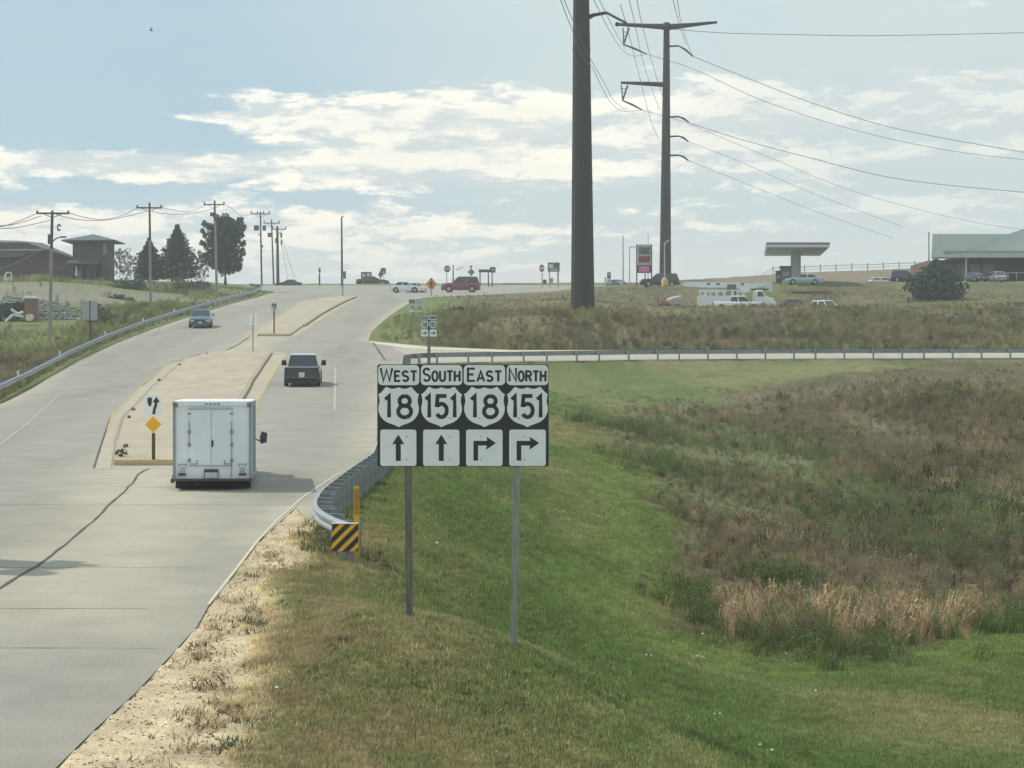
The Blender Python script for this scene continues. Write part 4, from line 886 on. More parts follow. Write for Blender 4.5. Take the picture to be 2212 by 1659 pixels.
    for s in (-1,1):
        MB().box((4.75,s*.97,1.45),(.7,.03,.5)).build('side_window',M_GLASS,r)
        MB().tube([(5.05,s*.97,1.2),(5.05,s*1.18,1.12),(5.05,s*1.24,1.2)],.02).build('mirror_arm',M_TRIM,r)
        q=MB(); q.prism([(.0,-.19),(.17,-.15),(.19,.12),(.03,.17),(-.03,.0)],0,.10)
        q.v=[(5.05+b_,s*(1.15+a_)*1.0,1.24+c_) for a_,b_,c_ in q.v]; q.build('mirror',mat('mirror_dark',C(72,80,86),.4),r)
    return r
box_truck()
# ------------------------------------------------------------ utility trucks in the weeds
def bucket_truck():
    Y=252.; base=P(1508,683,Y); k=F/Y; r=empty('bucket_truck',base); tag(r,'white utility bucket truck with its boom folded over the cab','truck')
    MWt=paintm('utility_white_paint',(236,240,240)); X=lambda u:(u-1508)/k
    Z=lambda v:(683-v)/k
    MB().box(((X(1508)+X(1610))/2,0,(Z(643)+.5)/2+.2),(X(1610)-X(1508),2.3,Z(643)-.5)).build('body',MWt,r)
    q=MB()
    q.box(((X(1510)+X(1605))/2,-1.1,Z(628)),(X(1605)-X(1510),.08,.14)); q.box(((X(1510)+X(1605))/2,1.1,Z(628)),(X(1605)-X(1510),.08,.14))
    q.build('rack_rail',MWt,r)
    for u in (1511,1522,1533,1546,1562,1580,1591,1603): MB().box((X(u),-1.1,Z(636)),(.16 if u%2 else .3,.07,Z(629)-Z(643))).build('rack_post',MWt,r)
    for u,h in ((1540,.5),(1566,.6),(1550,.35)): MB().box((X(u),-.4,Z(641)+h/2-.1),(1.1,.8,h)).build('gear_box',mat('gear_grey',C(150,154,152)),r)
    secs=[]
    for u,v,h in ((1628,632,.95),(1632,627,1.0),(1645,627.5,1.0),(1652,640,1.05),(1668,645,1.0),(1675,655,.95)):
        x=X(u); z=Z(v); secs.append([(x,-h,.5),(x,-h,z-.15),(x,-h*.85,z),(x,h*.85,z),(x,h,z-.15),(x,h,.5)])
    MB().loft(secs).build('cab',MWt,r)
    for s in (-1,1): MB().add([(X(1634),s*1.04,Z(641)),(X(1648),s*1.06,Z(641)),(X(1644),s*1.03,Z(630)),(X(1635),s*1.03,Z(630))],[(0,1,2,3)]).build('side_window',M_GLASS,r)
    # boom: long beam, elbow, bucket
    MB().loft([[(X(u),-.3,Z(v+h)),(X(u),.3,Z(v+h)),(X(u),.3,Z(v)),(X(u),-.3,Z(v))] for u,v,h in ((1475,611,5),(1480,609,10),(1500,609,11),(1560,609.5,12),(1600,611,12))]).build('boom',MWt,r)
    MB().loft([[(X(u),-.25,Z(v+h)),(X(u),.25,Z(v+h)),(X(u),.25,Z(v)),(X(u),-.25,Z(v))] for u,v,h in ((1598,611,18),(1610,611,22),(1622,612,16),(1640,610,10),(1655,610,9))]).build('upper_boom',MWt,r)
    MB().box((X(1659),0,Z(619)),(X(1667)-X(1651.5),.9,Z(608)-Z(630))).build('bucket',paintm('bucket_white',(226,222,216)),r)
    for u in (1530,1551,1603): MB().box((X(u),-.33,Z(614)),(.35,.05,.22)).build('boom_bracket',mat('bracket_dark',C(96,100,100)),r)
    MB().box((X(1580),0,Z(632)),(1.0,1.0,1.8)).build('turret',mat('turret_brown',C(120,108,92)),r)
    MB().box((X(1640),0,Z(625)),(2.0,1.6,.12)).build('cab_guard',mat('guard_dark',C(86,84,76)),r)
    for x in (X(1525),X(1660)):
        for s in (-1,1):
            w=MB().rod((x,s*.8,.5),(x,s*1.12,.5),.5,n=16).build('wheel',M_TYRE,r); MB().rod((x,s*1.1,.5),(x,s*1.14,.5),.28,n=12).build('rim',M_RIM,w)
    # small trencher with orange and white arms at its left
    b2=P(1450,674,248); t=empty('digger',b2); tag(t,'small orange and white digger with raised arm left of the bucket truck','digger'); k2=F/248
    X2=lambda u:(u-1450)/k2
    Z2=lambda v:(674-v)/k2
    Mo=mat('digger_orange',C(172,112,78),.6); 
    MB().tube([(X2(1443),0,Z2(656)),(X2(1441),0,Z2(648)),(X2(1452),0,Z2(643.5)),(X2(1472),0,Z2(639.5))],[.16,.2,.16,.1]).build('white_arm',MWt,t)
    MB().tube([(X2(1432),0,Z2(650)),(X2(1434),0,Z2(644)),(X2(1440),0,Z2(640))],[.12,.16,.1]).build('orange_arm',Mo,t)
    MB().box((X2(1436),0,Z2(658)),(1.0,1.2,.6)).build('chassis',Mo,t); MB().box((X2(1457),0,Z2(657)),(1.0,1.1,.8)).build('engine_cover',mat('cover_grey',C(176,180,180)),t)
    MB().tube([(X2(1420),0,Z2(642)),(X2(1423),0,Z2(650)),(X2(1421),0,Z2(660))],.1).build('blade_arm',Mo,t)
    for u in (1424,1436,1446,1462): MB().rod((X2(u),-.7,.45),(X2(u),-.4,.45),.42,n=14).build('wheel',M_TYRE,t)
bucket_truck()
# things in the cut on the left
def pit():
    Y=205.; k=F/Y
    r=empty('portable_toilet',P(68,690,Y)); tag(r,'orange brown portable toilet with white roof in front of the stone bank','portable toilet')
    MB().box((0,0,1.0),(26/k,1.1,2.0)).build('cabin',mat('toilet_brown',C(132,104,90),.7,var=.08),r); o=MB(); o.box((0,-.0,1.97),(31/k,1.25,.14)); o.box((0,0,2.10),(24/k,.9,.10)); o.build('roof',mat('toilet_roof_white',C(232,234,236),.5),r)
    MB().box((-.1,-.565,.95),(.62,.03,1.7)).build('door',mat('toilet_door',C(140,108,88),.7),r)
    r=empty('dumpster',P(44,688,Y+3)); tag(r,'dark maroon waste container left of the portable toilet','container')
    MB().loft([[(-.95,-.9,0),(1.1,-.9,0),(1.1,.9,0),(-.95,.9,0)],[(-1.15,-1,1.35),(1.35,-1,1.35),(1.35,1,1.35),(-1.15,1,1.35)]]).build('bin',mat('container_maroon',C(104,66,62),.7,var=.12),r)
    MB().box((.1,0,1.38),(2.6,2.1,.08)).build('rim',mat('container_rim',C(84,58,54)),r)
    r=empty('loader',P(10,688,Y+1)); tag(r,'dark green machine at the left edge of the picture below the stone bank','machine')
    MB().loft([[(-1.8,-.8,.3),(1.1,-.8,.3),(1.1,.8,.3),(-1.8,.8,.3)],[(-1.8,-.8,1.2),(1.0,-.8,1.35),(1.0,.8,1.35),(-1.8,.8,1.2)]]).build('body',mat('machine_dark',C(54,66,66),.6),r)
    MB().rod((1.3,-.5,1.2),(1.3,.3,1.2),.36,n=16).build('drum',mat('machine_drum',C(62,60,62),.7),r); MB().box((1.9,-.2,1.30),(.4,.4,.42)).build('lamp_box',mat('machine_dark2',C(58,66,54)),r)
    for x in (-1.2,.5): MB().rod((x,-.95,.4),(x,-.6,.4),.42,n=14).build('wheel',M_TYRE,r)
    r=empty('trailer_frame',P(44,692,Y-4)); tag(r,'low white A frame trailer hitch with a rounded bin in front of the maroon container','trailer')
    M_=mat('hitch_white',C(222,216,208),.5)
    for a,b in (((12,695),(28,680)),((28,680),(50,684)),((38,678),(24,668)),((38,678),(50,674))): 
        pa=Vector(P(*a,Y-4))-r.location; pb=Vector(P(*b,Y-4))-r.location; MB().rod(pa,pb,.13,n=8).build('beam',M_,r)
    pa=Vector(P(64,686,Y-4))-r.location; MB().loft([[(pa.x+sx_*.32*s_,sy_*.3,pa.z+z_) for sx_,sy_ in ((-1,-1),(1,-1),(1,1),(-1,1))] for s_,z_ in ((.6,-.3),(1,-.1),(1,.15),(.5,.3))]).build('bin',mat('bin_cream',C(220,214,200),.5),r)
    # white frame stand at the far left by the brick building
    r=empty('swing_frame',P(15,606,262)); tag(r,'small white bent pipe frame on the lawn by the brick building at far left','frame')
    kk=F/262
    MB().tube([((9-15)/kk,0,0),((12-15)/kk,0,14/kk),((15-15)/kk,0,17/kk),((24-15)/kk,0,17.5/kk),((24.5-15)/kk,0,0)],.10).build('pipe',M_,r); MB().box((0,0,.2),(.5,.4,.4)).build('seat',M_,r)
pit()
# ------------------------------------------------------------ transmission poles and lines
M_COR=mat('weathered_brown_steel',C(66,62,60),.85,var=.10,scale=.6,stretch=(1,1,.15))
M_INS=mat('insulator_grey',C(92,98,102),.5)
M_CAB=mat('cable_grey',C(134,144,152),.6,var=.03)
M_CAB2=mat('cable_dark',C(104,110,116),.6,var=.03)
def steel_pole(label,u_b,v_b,Y,w0,u_t,v_t,w1):
    base=P(u_b,v_b,Y); r=empty('transmission_pole',base); tag(r,label,'power pole'); k=F/Y
    h=(v_b-v_t)/k; n=12; dx=(u_t-u_b)/k; secs=[]
    for t in (-.02,0,.25,.5,.75,1):
        rr=(w0+(w1-w0)*t)/k/2; secs.append([(dx*t+rr*math.cos(2*math.pi*(i+.5)/n),rr*math.sin(2*math.pi*(i+.5)/n),h*t) for i in range(n)])
    MB().loft(secs).build('shaft',M_COR,r)
    for t in (.33,.66):
        rr=(w0+(w1-w0)*t)/k/2+.015; MB().rod((dx*t,0,h*t),(dx*t,0,h*t+.12),rr,n=12).build('joint_ring',M_COR,r)
    MB().rod((0,0,-.3),(0,0,.06),w0/k/2+.35,n=16).build('footing',M_CONC,r)
    return r,lambda u,v,dy=0.: Vector(((u-u_b)/k,dy,(v_b-v)/k))
p1,q1=steel_pole('thick dark steel pole in front that runs out of the top of the picture',1259,684,185,53,1254.5,-190,31)
for v in (-165,-80,33):
    MB().tube([q1(1272,v+4),q1(1282,v,-.1),q1(1310,v-3,-.6)],[.22,.16,.13]).build('arm',M_COR,p1)
    MB().tube([q1(1310,v-3,-.6),q1(1330,v+10,-1.),q1(1352,v+23,-1.4)],[.11,.12,.11]).build('insulator',M_INS,p1)
for v in (-150,-60):
    MB().tube([q1(1245,v),q1(1150,v-8)],[.3,.15]).build('arm',M_COR,p1)
    MB().rod(q1(1155,v-6),q1(1158,v+40),.08).build('insulator',M_INS,p1)
p2,q2=steel_pole('farther thin dark steel pole with two left arms and four right stubs',1437,612,290,26.5,1440,53,13)
MB().rod(q2(1440,58),q2(1440,49),.75,.4,n=10).build('cap',M_COR,p2)
MB().tube([q2(1440,58),q2(1400,56),q2(1333,52.5)],[.42,.30,.20],8).build('arm',M_COR,p2)
MB().tube([q2(1440,59),q2(1490,54),q2(1549,48)],[.42,.28,.16],8).build('arm',M_COR,p2)
MB().rod(q2(1333,52.5,-.2),q2(1333,52.5,.2),.28,n=10).build('shackle',M_COR,p2)
MB().tube([q2(1438,183),q2(1390,180.5),q2(1341,178.5)],[.34,.26,.16],8).build('arm',M_COR,p2)
for (a,b,c) in (((1346,60),(1359,60),(1347,96)),((1342,183),(1356,184),(1345,217))):
    fr=MB().rod(q2(*a),q2(*c),.08).build('insulator_frame',M_INS,p2); MB().rod(q2(*b),q2(*c),.12).build('insulator',M_INS,fr)
    for t in (.25,.5,.75):
        A=q2(*a).lerp(q2(*c),t); B=q2(*b).lerp(q2(*c),t); MB().rod(A,B,.05).build('rung',M_INS,fr)
for v,(eu,ev) in ((100,(1497,122)),(253,(1488,265)),(295,(1487,306)),(336,(1487,347))):
    MB().tube([q2(1441,v+2),q2(1448,v),q2(1466,v-1)],[.22,.13,.11]).build('arm',M_COR,p2)
    MB().tube([q2(1466,v-1),q2((1466+eu)/2,(v+ev)/2-3),q2(eu,ev)],[.10,.15,.10]).build('insulator',M_INS,p2)
for a,b in (((1347,96),(1397,117)),((1345,217),(1388,238))): MB().tube([q2(*a),q2((a[0]+b[0])/2,(a[1]+b[1])/2-1),q2(*b)],[.10,.15,.08]).build('insulator',M_INS,p2)
MB().rod(q2(1440,610),q2(1440,600),1.1,.95,n=12).build('foot_plate',M_COR,p2)
def cable(label,pts,rad=.035,m=None,group=None):
    p=[Vector(P(*q)) for q in pts]; n=len(p); out=[]
    for i in range(n-1):           # Catmull-Rom
        a=p[max(i-1,0)]; b=p[i]; c=p[i+1]; d=p[min(i+2,n-1)]
        for j in range(8):
            t=j/8; out.append(.5*((2*b)+(c-a)*t+(2*a-5*b+4*c-d)*t*t+(3*b-a-3*c+d)*t**3))
    out.append(p[-1]); o=out[0].copy(); mb=MB(); mb.tube([q-o for q in out],rad,5)
    x=mb.build('power_cable',m or M_CAB,loc=o); tag(x,label,'cable',group); return x
gR='cables running right from the far steel pole'
cable('topmost cable running almost level from the far pole to the right edge',[(1445,62,290),(1560,71,291),(1700,74.5,292),(1900,77,294),(2240,70,297)],.040,M_CAB2,gR)
cable('second cable from the upper right stub of the far pole sagging to the right edge',[(1497,122,290),(1600,163,291),(1770,228,293),(1950,281,295),(2240,334,300)],.042,M_CAB,gR)
cable('third cable from the upper left insulator sagging right just below the second',[(1397,117,290),(1500,150,291),(1650,218,292),(1850,282,294),(2050,325,296),(2240,348,300)],.034,M_CAB,gR)
cable('cable from the second right stub reaching the right edge lowest of all',[(1488,265,290),(1600,301,291),(1750,341,293),(1950,388,296),(2240,418,302)],.042,M_CAB,gR)
cable('faint cable from the lower left insulator fading toward the store roof',[(1388,238,290),(1480,265,295),(1650,335,310),(1850,415,330),(2080,475,350),(2240,500,360)],.028,M_CAB,gR)
cable('faint cable from the third right stub fading behind the canopy',[(1487,306,290),(1600,350,300),(1750,415,320),(1950,490,350)],.028,M_CAB,gR)
cable('lowest faint cable from the last right stub fading above the canopy',[(1487,347,290),(1600,392,300),(1750,452,325),(1930,515,360)],.028,M_CAB,gR)
gT='cables coming down steeply from above'
for lab,pts in (('left cable of the pair passing left of the thick pole',[(1180,-90,95),(1211,0,130),(1235,62,160),(1262,125,178),(1281,148,190),(1300,188,215),(1320,222,240),(1345,240,270),(1388,238,289)]),
 ('right cable of the pair passing left of the thick pole',[(1190,-90,95),(1219,0,130),(1238,45,155),(1265,110,178),(1283,140,190),(1303,175,215),(1327,218,245),(1350,236,272)]),
 ('left cable of the pair just right of the thick pole',[(1250,-70,120),(1283,0,160),(1320,72,220),(1345,108,262),(1367,121,280),(1397,117,289)]),
 ('right cable of the pair just right of the thick pole',[(1262,-70,120),(1295,0,160),(1328,66,220),(1350,104,262)]),
 ('left cable of the middle pair crossing the long left arm',[(1345,-60,110),(1359,0,150),(1371,49,195),(1386,121,245),(1401,172,268),(1425,238,288)]),
 ('right cable of the middle pair crossing the long left arm',[(1362,-60,110),(1376,0,150),(1386,49,195),(1406,125,245),(1421,176,268),(1434,215,288)]),
 ('steep cable that reaches the far pole low on its left side',[(1340,10,150),(1358,72,200),(1384,176,250),(1406,260,275),(1424,303,289)]),
 ('left cable of the pair ending at the upper right stub',[(1436,-70,110),(1454,0,160),(1466,47,215),(1482,96,270)]),
 ('right cable of the pair ending at the upper right stub',[(1447,-70,110),(1463,0,160),(1471,47,215),(1486,96,270),(1496,120,288)])):
    cable(lab,pts,.026,M_CAB2,gT)
# ------------------------------------------------------------ wooden utility poles
M_PD=mat('utility_pole_dark_wood',C(96,90,84),.85,var=.15,scale=4.,stretch=(4,4,.3))
M_PL=mat('utility_pole_grey_wood',C(150,146,132),.85,var=.12,scale=4.,stretch=(4,4,.3))
M_PB=mat('utility_pole_brown_wood',C(84,78,76),.85,var=.12,scale=4.)
def util_pole(label,ub,vb,Y,ut,vt,w,arms,split=None,low=None,up=None,extra=None):
    base=P(ub,vb,Y); r=empty('utility_pole',base); tag(r,label,'power pole','wooden utility poles along the left side'); k=F/Y
    q=lambda u,v,dy=0.: Vector(((u-ub)/k,dy,(vb-v)/k))
    top=q(ut,vt); rr=w/k/2
    if split:
        t=(vb-split)/(vb-vt); mid=q(ub+(ut-ub)*t,split)
        MB().rod(q(ub,vb)+Vector((0,0,-.6)),mid,rr*1.1,rr*.95,n=10).build('pole_butt',low,r); MB().rod(mid,top,rr*.9,rr*.75,n=10).build('pole_shaft',up,r)
    else: MB().rod(q(ub,vb)+Vector((0,0,-.6)),top,rr*1.1,rr*.75,n=10).build('pole_shaft',low,r)
    for u0,u1,v,nin in arms:
        a=MB().rod(q(u0,v,-.2),q(u1,v+.5,-.2),.085,n=6).build('crossarm',up or low,r)
        c=(u0+u1)/2
        for s in (-1,1): MB().rod(q(c+s*(u1-u0)*.30,v+1,-.2),q(c+s*.5,v+9,-.15),.03,n=4).build('brace',M_INS,r)
        for j in range(nin):
            uu=u0+(u1-u0)*(.02+.96*j/(nin-1)); MB().rod(q(uu,v,-.2),q(uu,v-6,-.2),.10,.07,n=6).build('insulator',M_INS,a)
    if extra: extra(r,q,k)
    return r
def ex1(r,q,k):
    MB().tube([q(112,528),q(117,521,-.4),q(128,516,-1.),q(142,514.5,-1.6)],.06).build('lamp_arm',M_GALV,r); MB().box(q(146,515,-1.8),(.5,.25,.14)).build('lamp_head',M_GALV,r)
    o=MB(); o.tube([q(129+3.2*math.cos(a),492+6.5*math.sin(a),-.3) for a in np.linspace(.6,6.0,12)],.07); o.build('cable_coil',M_INS,r)
    MB().box(q(108.5,517),(.35,.3,.8)).build('meter_box',M_INS,r)
def ex4(r,q,k):
    for u in (552,556,571): MB().rod(q(u,498),q(u,487),.28,n=10).build('transformer',M_INS,r)
    MB().rod(q(557,508),q(563,506),.08).build('brace',M_INS,r); MB().box(q(566,532),(.3,.3,.4)).build('meter_box',M_INS,r)
def ex5(r,q,k): MB().rod(q(582,512),q(582,503),.32,n=10).build('transformer',M_INS,r)
def ex6(r,q,k):
    for u,v in ((596,520),(608,508),(608,524)): MB().rod(q(u,v+5),q(u,v-5),.13,n=8).build('insulator',M_INS,r)
    for e in ((622,606),(639,608)): MB().rod(q(604,500),q(*e),.03,n=4).build('guy_wire',M_CAB,r)
def ex3(r,q,k): MB().rod(q(458,467),q(458,459),.25,n=10).build('transformer',M_INS,r)
util_pole('nearest utility pole at far left with street lamp arm beside the brick tower',106.5,757,184,113,455,7.6,[(80,150,461,3)],538,M_PL,M_PD,ex1)
util_pole('second utility pole from the left standing in front of the small conifer',325.5,664,G(325,664)[1],323,438,5.6,[(296,350,449,2)],518,M_PL,M_PD)
util_pole('third utility pole from the left in front of the broad leafy tree',468.5,631,G(468,633)[1],463.5,433,5.2,[(441,485,442,2)],476,M_PL,M_PD,ex3)
util_pole('dark utility pole with transformers on the crest, right of the leafy tree',565.5,613,352,562.5,457,4.0,[(543,583,462,4)],None,M_PB,None,ex4)
util_pole('dark utility pole with one crossarm between its two crest neighbours',591.5,613,380,586.5,474,3.6,[(570,604,482,2)],None,M_PB,None,ex5)
util_pole('thick dark utility pole with guy wires, rightmost of the crest poles',600.5,612,358,599,489,6.6,[(589,618,495,2)],None,M_PB,None,ex6)
def exc(r,q,k): MB().box(q(ub_,vt_+10),(.3,2.4,.7)).build('transformer_bank',M_INS,r)
# pole left of the frame that throws its shadow across the lanes
tx,ty=rd(182,1221); h=15.; kk=h/math.tan(SUN_EL); bx,by=tx+math.sin(SUN_AZ)*kk,ty+math.cos(SUN_AZ)*kk
r=empty('utility_pole',(bx,by,gz(bx,by))); tag(r,'utility pole beyond the left edge whose shadow lies across the near lanes','power pole','wooden utility poles along the left side')
MB().rod((0,0,-.5),(0,0,h),.34,.16,n=10).build('pole_shaft',M_PL,r)
MB().box((-.0,0,h-.75),(.2,1.0,.7)).build('crossarm_plate',M_PD,r); MB().rod((0,-.5,h-2.0),(0,-.5,h-1.1),.55,n=10).build('transformer',M_INS,r); MB().rod((0,-1.5,h-1.8),(0,-1.5,h-1.1),.40,n=10).build('transformer',M_INS,r)
gU='thin wires strung between the wooden utility poles'
for lab,pts in (('upper wire between the first and second utility poles',[(148,460,184),(185,470,198),(222,474,212),(262,466,228),(298,449,246)]),
 ('lower wire between the first and second utility poles',[(118,462,184),(150,471,196),(190,476,206),(240,474,222),(322,456,246)]),
 ('wire between the second and third utility poles',[(349,448,246),(375,454,255),(400,457,265),(425,452,274),(443,443,284)]),
 ('lower wire between the second and third utility poles',[(325,455,246),(350,461,255),(385,463,265),(430,458,278),(464,450,284)]),
 ('wire from the third pole down to the crest poles',[(484,441,284),(500,450,300),(520,466,320),(545,463,350)]),
 ('wire from the far left edge to the first pole crossarm',[(-60,480,150),(-20,490,158),(20,485,168),(82,460,184)]),
 ('second wire from the far left edge to the first pole',[(-60,486,150),(0,488,160),(40,482,172),(90,466,184)]),
 ('third wire sagging lowest from the left edge to the first pole',[(-60,500,150),(0,494,160),(40,491,172),(108,476,184)]),
 ('service cable sloping in front of the brick building roof',[(-40,600,175),(0,582,182),(45,563,200),(92,538,240)])):
    cable(lab,pts,.03,M_CAB2,gU)
# ------------------------------------------------------------ lamp poles and thin masts
def thin_pole(name,label,cat,ub,vb,Y,vt,w,m,parts=(),ut=None):
    base=P(ub,vb,Y); r=empty(name,base); tag(r,label,cat); k=F/Y; q=lambda u,v: Vector(((u-ub)/k,0,(vb-v)/k)); ut=ub if ut is None else ut
    MB().rod(q(ub,vb)+Vector((0,0,-.5)),q(ut,vt),w/k/2*1.15,w/k/2*.7,n=8).build('shaft',m,r)
    for nm,pts,rad,mm in parts: MB().tube([q(*p) for p in pts],rad).build(nm,mm,r)
    return r
M_DARKP=mat('lamp_pole_dark',C(70,74,76),.6); M_PALEP=mat('mast_pale',C(190,194,190),.6); M_GREYP=mat('mast_grey',C(150,152,150),.6)
thin_pole('lamp_pole','tall dark bare lamp pole standing alone on the crest','lamp pole',739,622,345,470,4.6,M_DARKP,[('arm',[(738,471),(739.5,468),(742,466.5)],.10,M_DARKP)],738)
thin_pole('lamp_pole','thin lamp pole with long arm beside the stop sign and red wagon','lamp pole',979,616,345,572,3.,M_DARKP,[('arm',[(985,583),(992,580),(1000,577.5)],.07,M_GREYP)])
thin_pole('mast','plain thin mast left of the tall price sign','mast',1346,617,318,508,2.6,M_GREYP)
thin_pole('lamp_pole','thin lamp pole with short arm just left of the price sign','lamp pole',1360,617,322,533,2.,M_GREYP,[('arm',[(1360,534),(1366,533.2),(1373,533.5)],.07,M_GREYP)])
thin_pole('mast','thin antenna mast rising behind the price sign','mast',1400,617,330,505,1.6,M_GREYP)
rp=thin_pole('lamp_pole','white hooked pipe with yellow base in front of the far steel pole','lamp pole',1436,622,276,528,3.4,M_PALEP,[('hook',[(1435.5,530),(1436.5,525),(1440,521.5),(1445,520.5)],.10,M_PALEP)],1435.5)
MB().loft([[( .44*s_*math.cos(a),.44*s_*math.sin(a),z_) for a in np.linspace(0,5.76,12)] for s_,z_ in ((1,-.1),(1,.9),(.6,1.15),(.3,1.35))]).build('base_bollard',mat('bollard_yellow',C(206,176,96),.6,var=.1),rp,smooth=True)
# ------------------------------------------------------------ price sign
def price_sign():
    Y=300; ub,vb=1391.5,618; base=P(ub,vb,Y); r=empty('price_sign',base); tag(r,'tall gas price sign with grey, red, green and pink panels','price sign'); k=F/Y
    q=lambda u,v,d=0.: Vector(((u-ub)/k,d,(vb-v)/k)); MFr=mat('price_sign_frame',C(96,92,94),.6)
    for u in (1375.6,1407.6): MB().box(q(u,573,.1),(.16,.16,90/k)).build('leg',MFr,r)
    MB().rod(q(1393.5,618,.2),q(1393.5,590,.2),.08).build('leg',MFr,r)
    MB().box(q(1391.6,529.5,.1),(34/k,.3,.13)).build('top_rail',MFr,r)
    MB().box(q(1391.8,551.5),(29/k,.16,45/k)).build('cabinet',mat('cabinet_pale',C(196,196,188),.5),r)
    def pan(nm,u0,v0,u1,v1,c,d=-.11): return MB().box(q((u0+u1)/2,(v0+v1)/2,d),((u1-u0)/k,.05,(v1-v0)/k)).build(nm,mat('price_'+nm+str(int(v0)),C(*c),.5,var=.14,scale=1.5),r)
    a=pan('panel',1379.6,533.5,1404.3,549.8,(124,128,118))
    for u0,u1,v in ((1381,1388,536),(1389,1403,538),(1382,1396,543),(1385,1402,547)): MB().box(q((u0+u1)/2,v,-.145),((u1-u0)/k,.02,.10)).build('printed_bar',mat('print_dark',C(88,80,88)),a)
    pan('panel',1379.6,553.4,1404.3,566.8,(142,66,70)); pan('panel',1379.8,567.4,1390,572.6,(168,196,164)); pan('panel',1391.5,567.4,1404.2,572.6,(112,164,136))
    MB().box(q(1391.6,581.3),(33/k,.2,16.5/k)).build('lower_frame',mat('lower_frame_maroon',C(104,50,66),.6),r)
    pan('panel',1379.8,575.2,1402.5,587.2,(222,138,184),-.12)
price_sign()
# ------------------------------------------------------------ fuel canopy, pumps
def canopy():
    Yf,Yb=270.,288.; k=F/Yf; ub,vb=1720,612; gx,gy,gz_=P(ub,vb,279); r=empty('fuel_canopy',(gx,gy,gz_)); tag(r,'flat fuel station canopy on one thick column above the silver car','canopy')
    def L(u,v,Y): p=P(u,v,Y); return (p[0]-gx,p[1]-gy,p[2]-gz_)
    zb=L(0,534.5,Yf)[2]; zt=L(0,523,Yf)[2]; x0=L(1656,0,Yf)[0]; x1=L(1792,0,Yf)[0]; xb0=L(1651.5,0,Yb)[0]; xb1=L(1772,0,Yb)[0]
    y0=Yf-gy; y1=Yb-gy
    def slab(z0,z1,g): return [[(x0-g,y0-g,z0),(x1+g,y0-g,z0),(xb1+g+.0,y1+g,z0),(xb0-g,y1+g,z0)],[(x0-g,y0-g,z1),(x1+g,y0-g,z1),(xb1+g,y1+g,z1),(xb0-g,y1+g,z1)]]
    MB().loft(slab(zb,zb+.06,-.05)).build('soffit',mat('soffit_grey',C(216,222,232),.8),r)
    MB().loft(slab(zb+.07,zb+.36,.02)).build('fascia',mat('fascia_white',C(226,228,236),.6),r)
    MB().loft(slab(zb+.37,zb+.50,.05)).build('fascia_stripe',mat('fascia_maroon',C(134,44,52),.5),r)
    MB().loft(slab(zb+.51,zt,.02)).build('fascia_top',mat('fascia_grey',C(206,204,212),.6),r)
    cx=L(1719,0,279)[0]; 
    MB().box((cx-.12,0,zb/2-.2),(.95,.9,zb+.4)).build('column',mat('column_grey',C(200,206,212),.7),r); MB().box((cx+.48,.0,zb/2-.2),(.2,.94,zb+.4)).build('column_edge',mat('column_pale',C(206,206,200),.6),r)
    for i,(u,w,v0,v1,c) in enumerate(((1697,1.35,575.5,612,(112,110,104)),(1681,.55,586,612,(70,74,78)))):
        p=P(u,613,274); t=empty('fuel_pump' if i==0 else 'service_post',p); tag(t,'grey fuel pump under the canopy left of the column' if i==0 else 'dark slim service post left of the fuel pump','fuel pump' if i==0 else 'post')
        hh=(613-v0)*274/F; MB().box((0,0,hh*.45),(w,.8,hh*.9)).build('housing',mat('pump_grey' if i==0 else 'post_dark',C(*c),.6),t)
        MB().box((0,0,hh*.97),(w*1.1,.9,hh*.10)).build('top',mat('pump_top',C(96,92,90)),t); MB().box((0,-.42,hh*.55),(w*.6,.04,hh*.25)).build('screen',mat('pump_face',C(150,156,154)),t)
canopy()
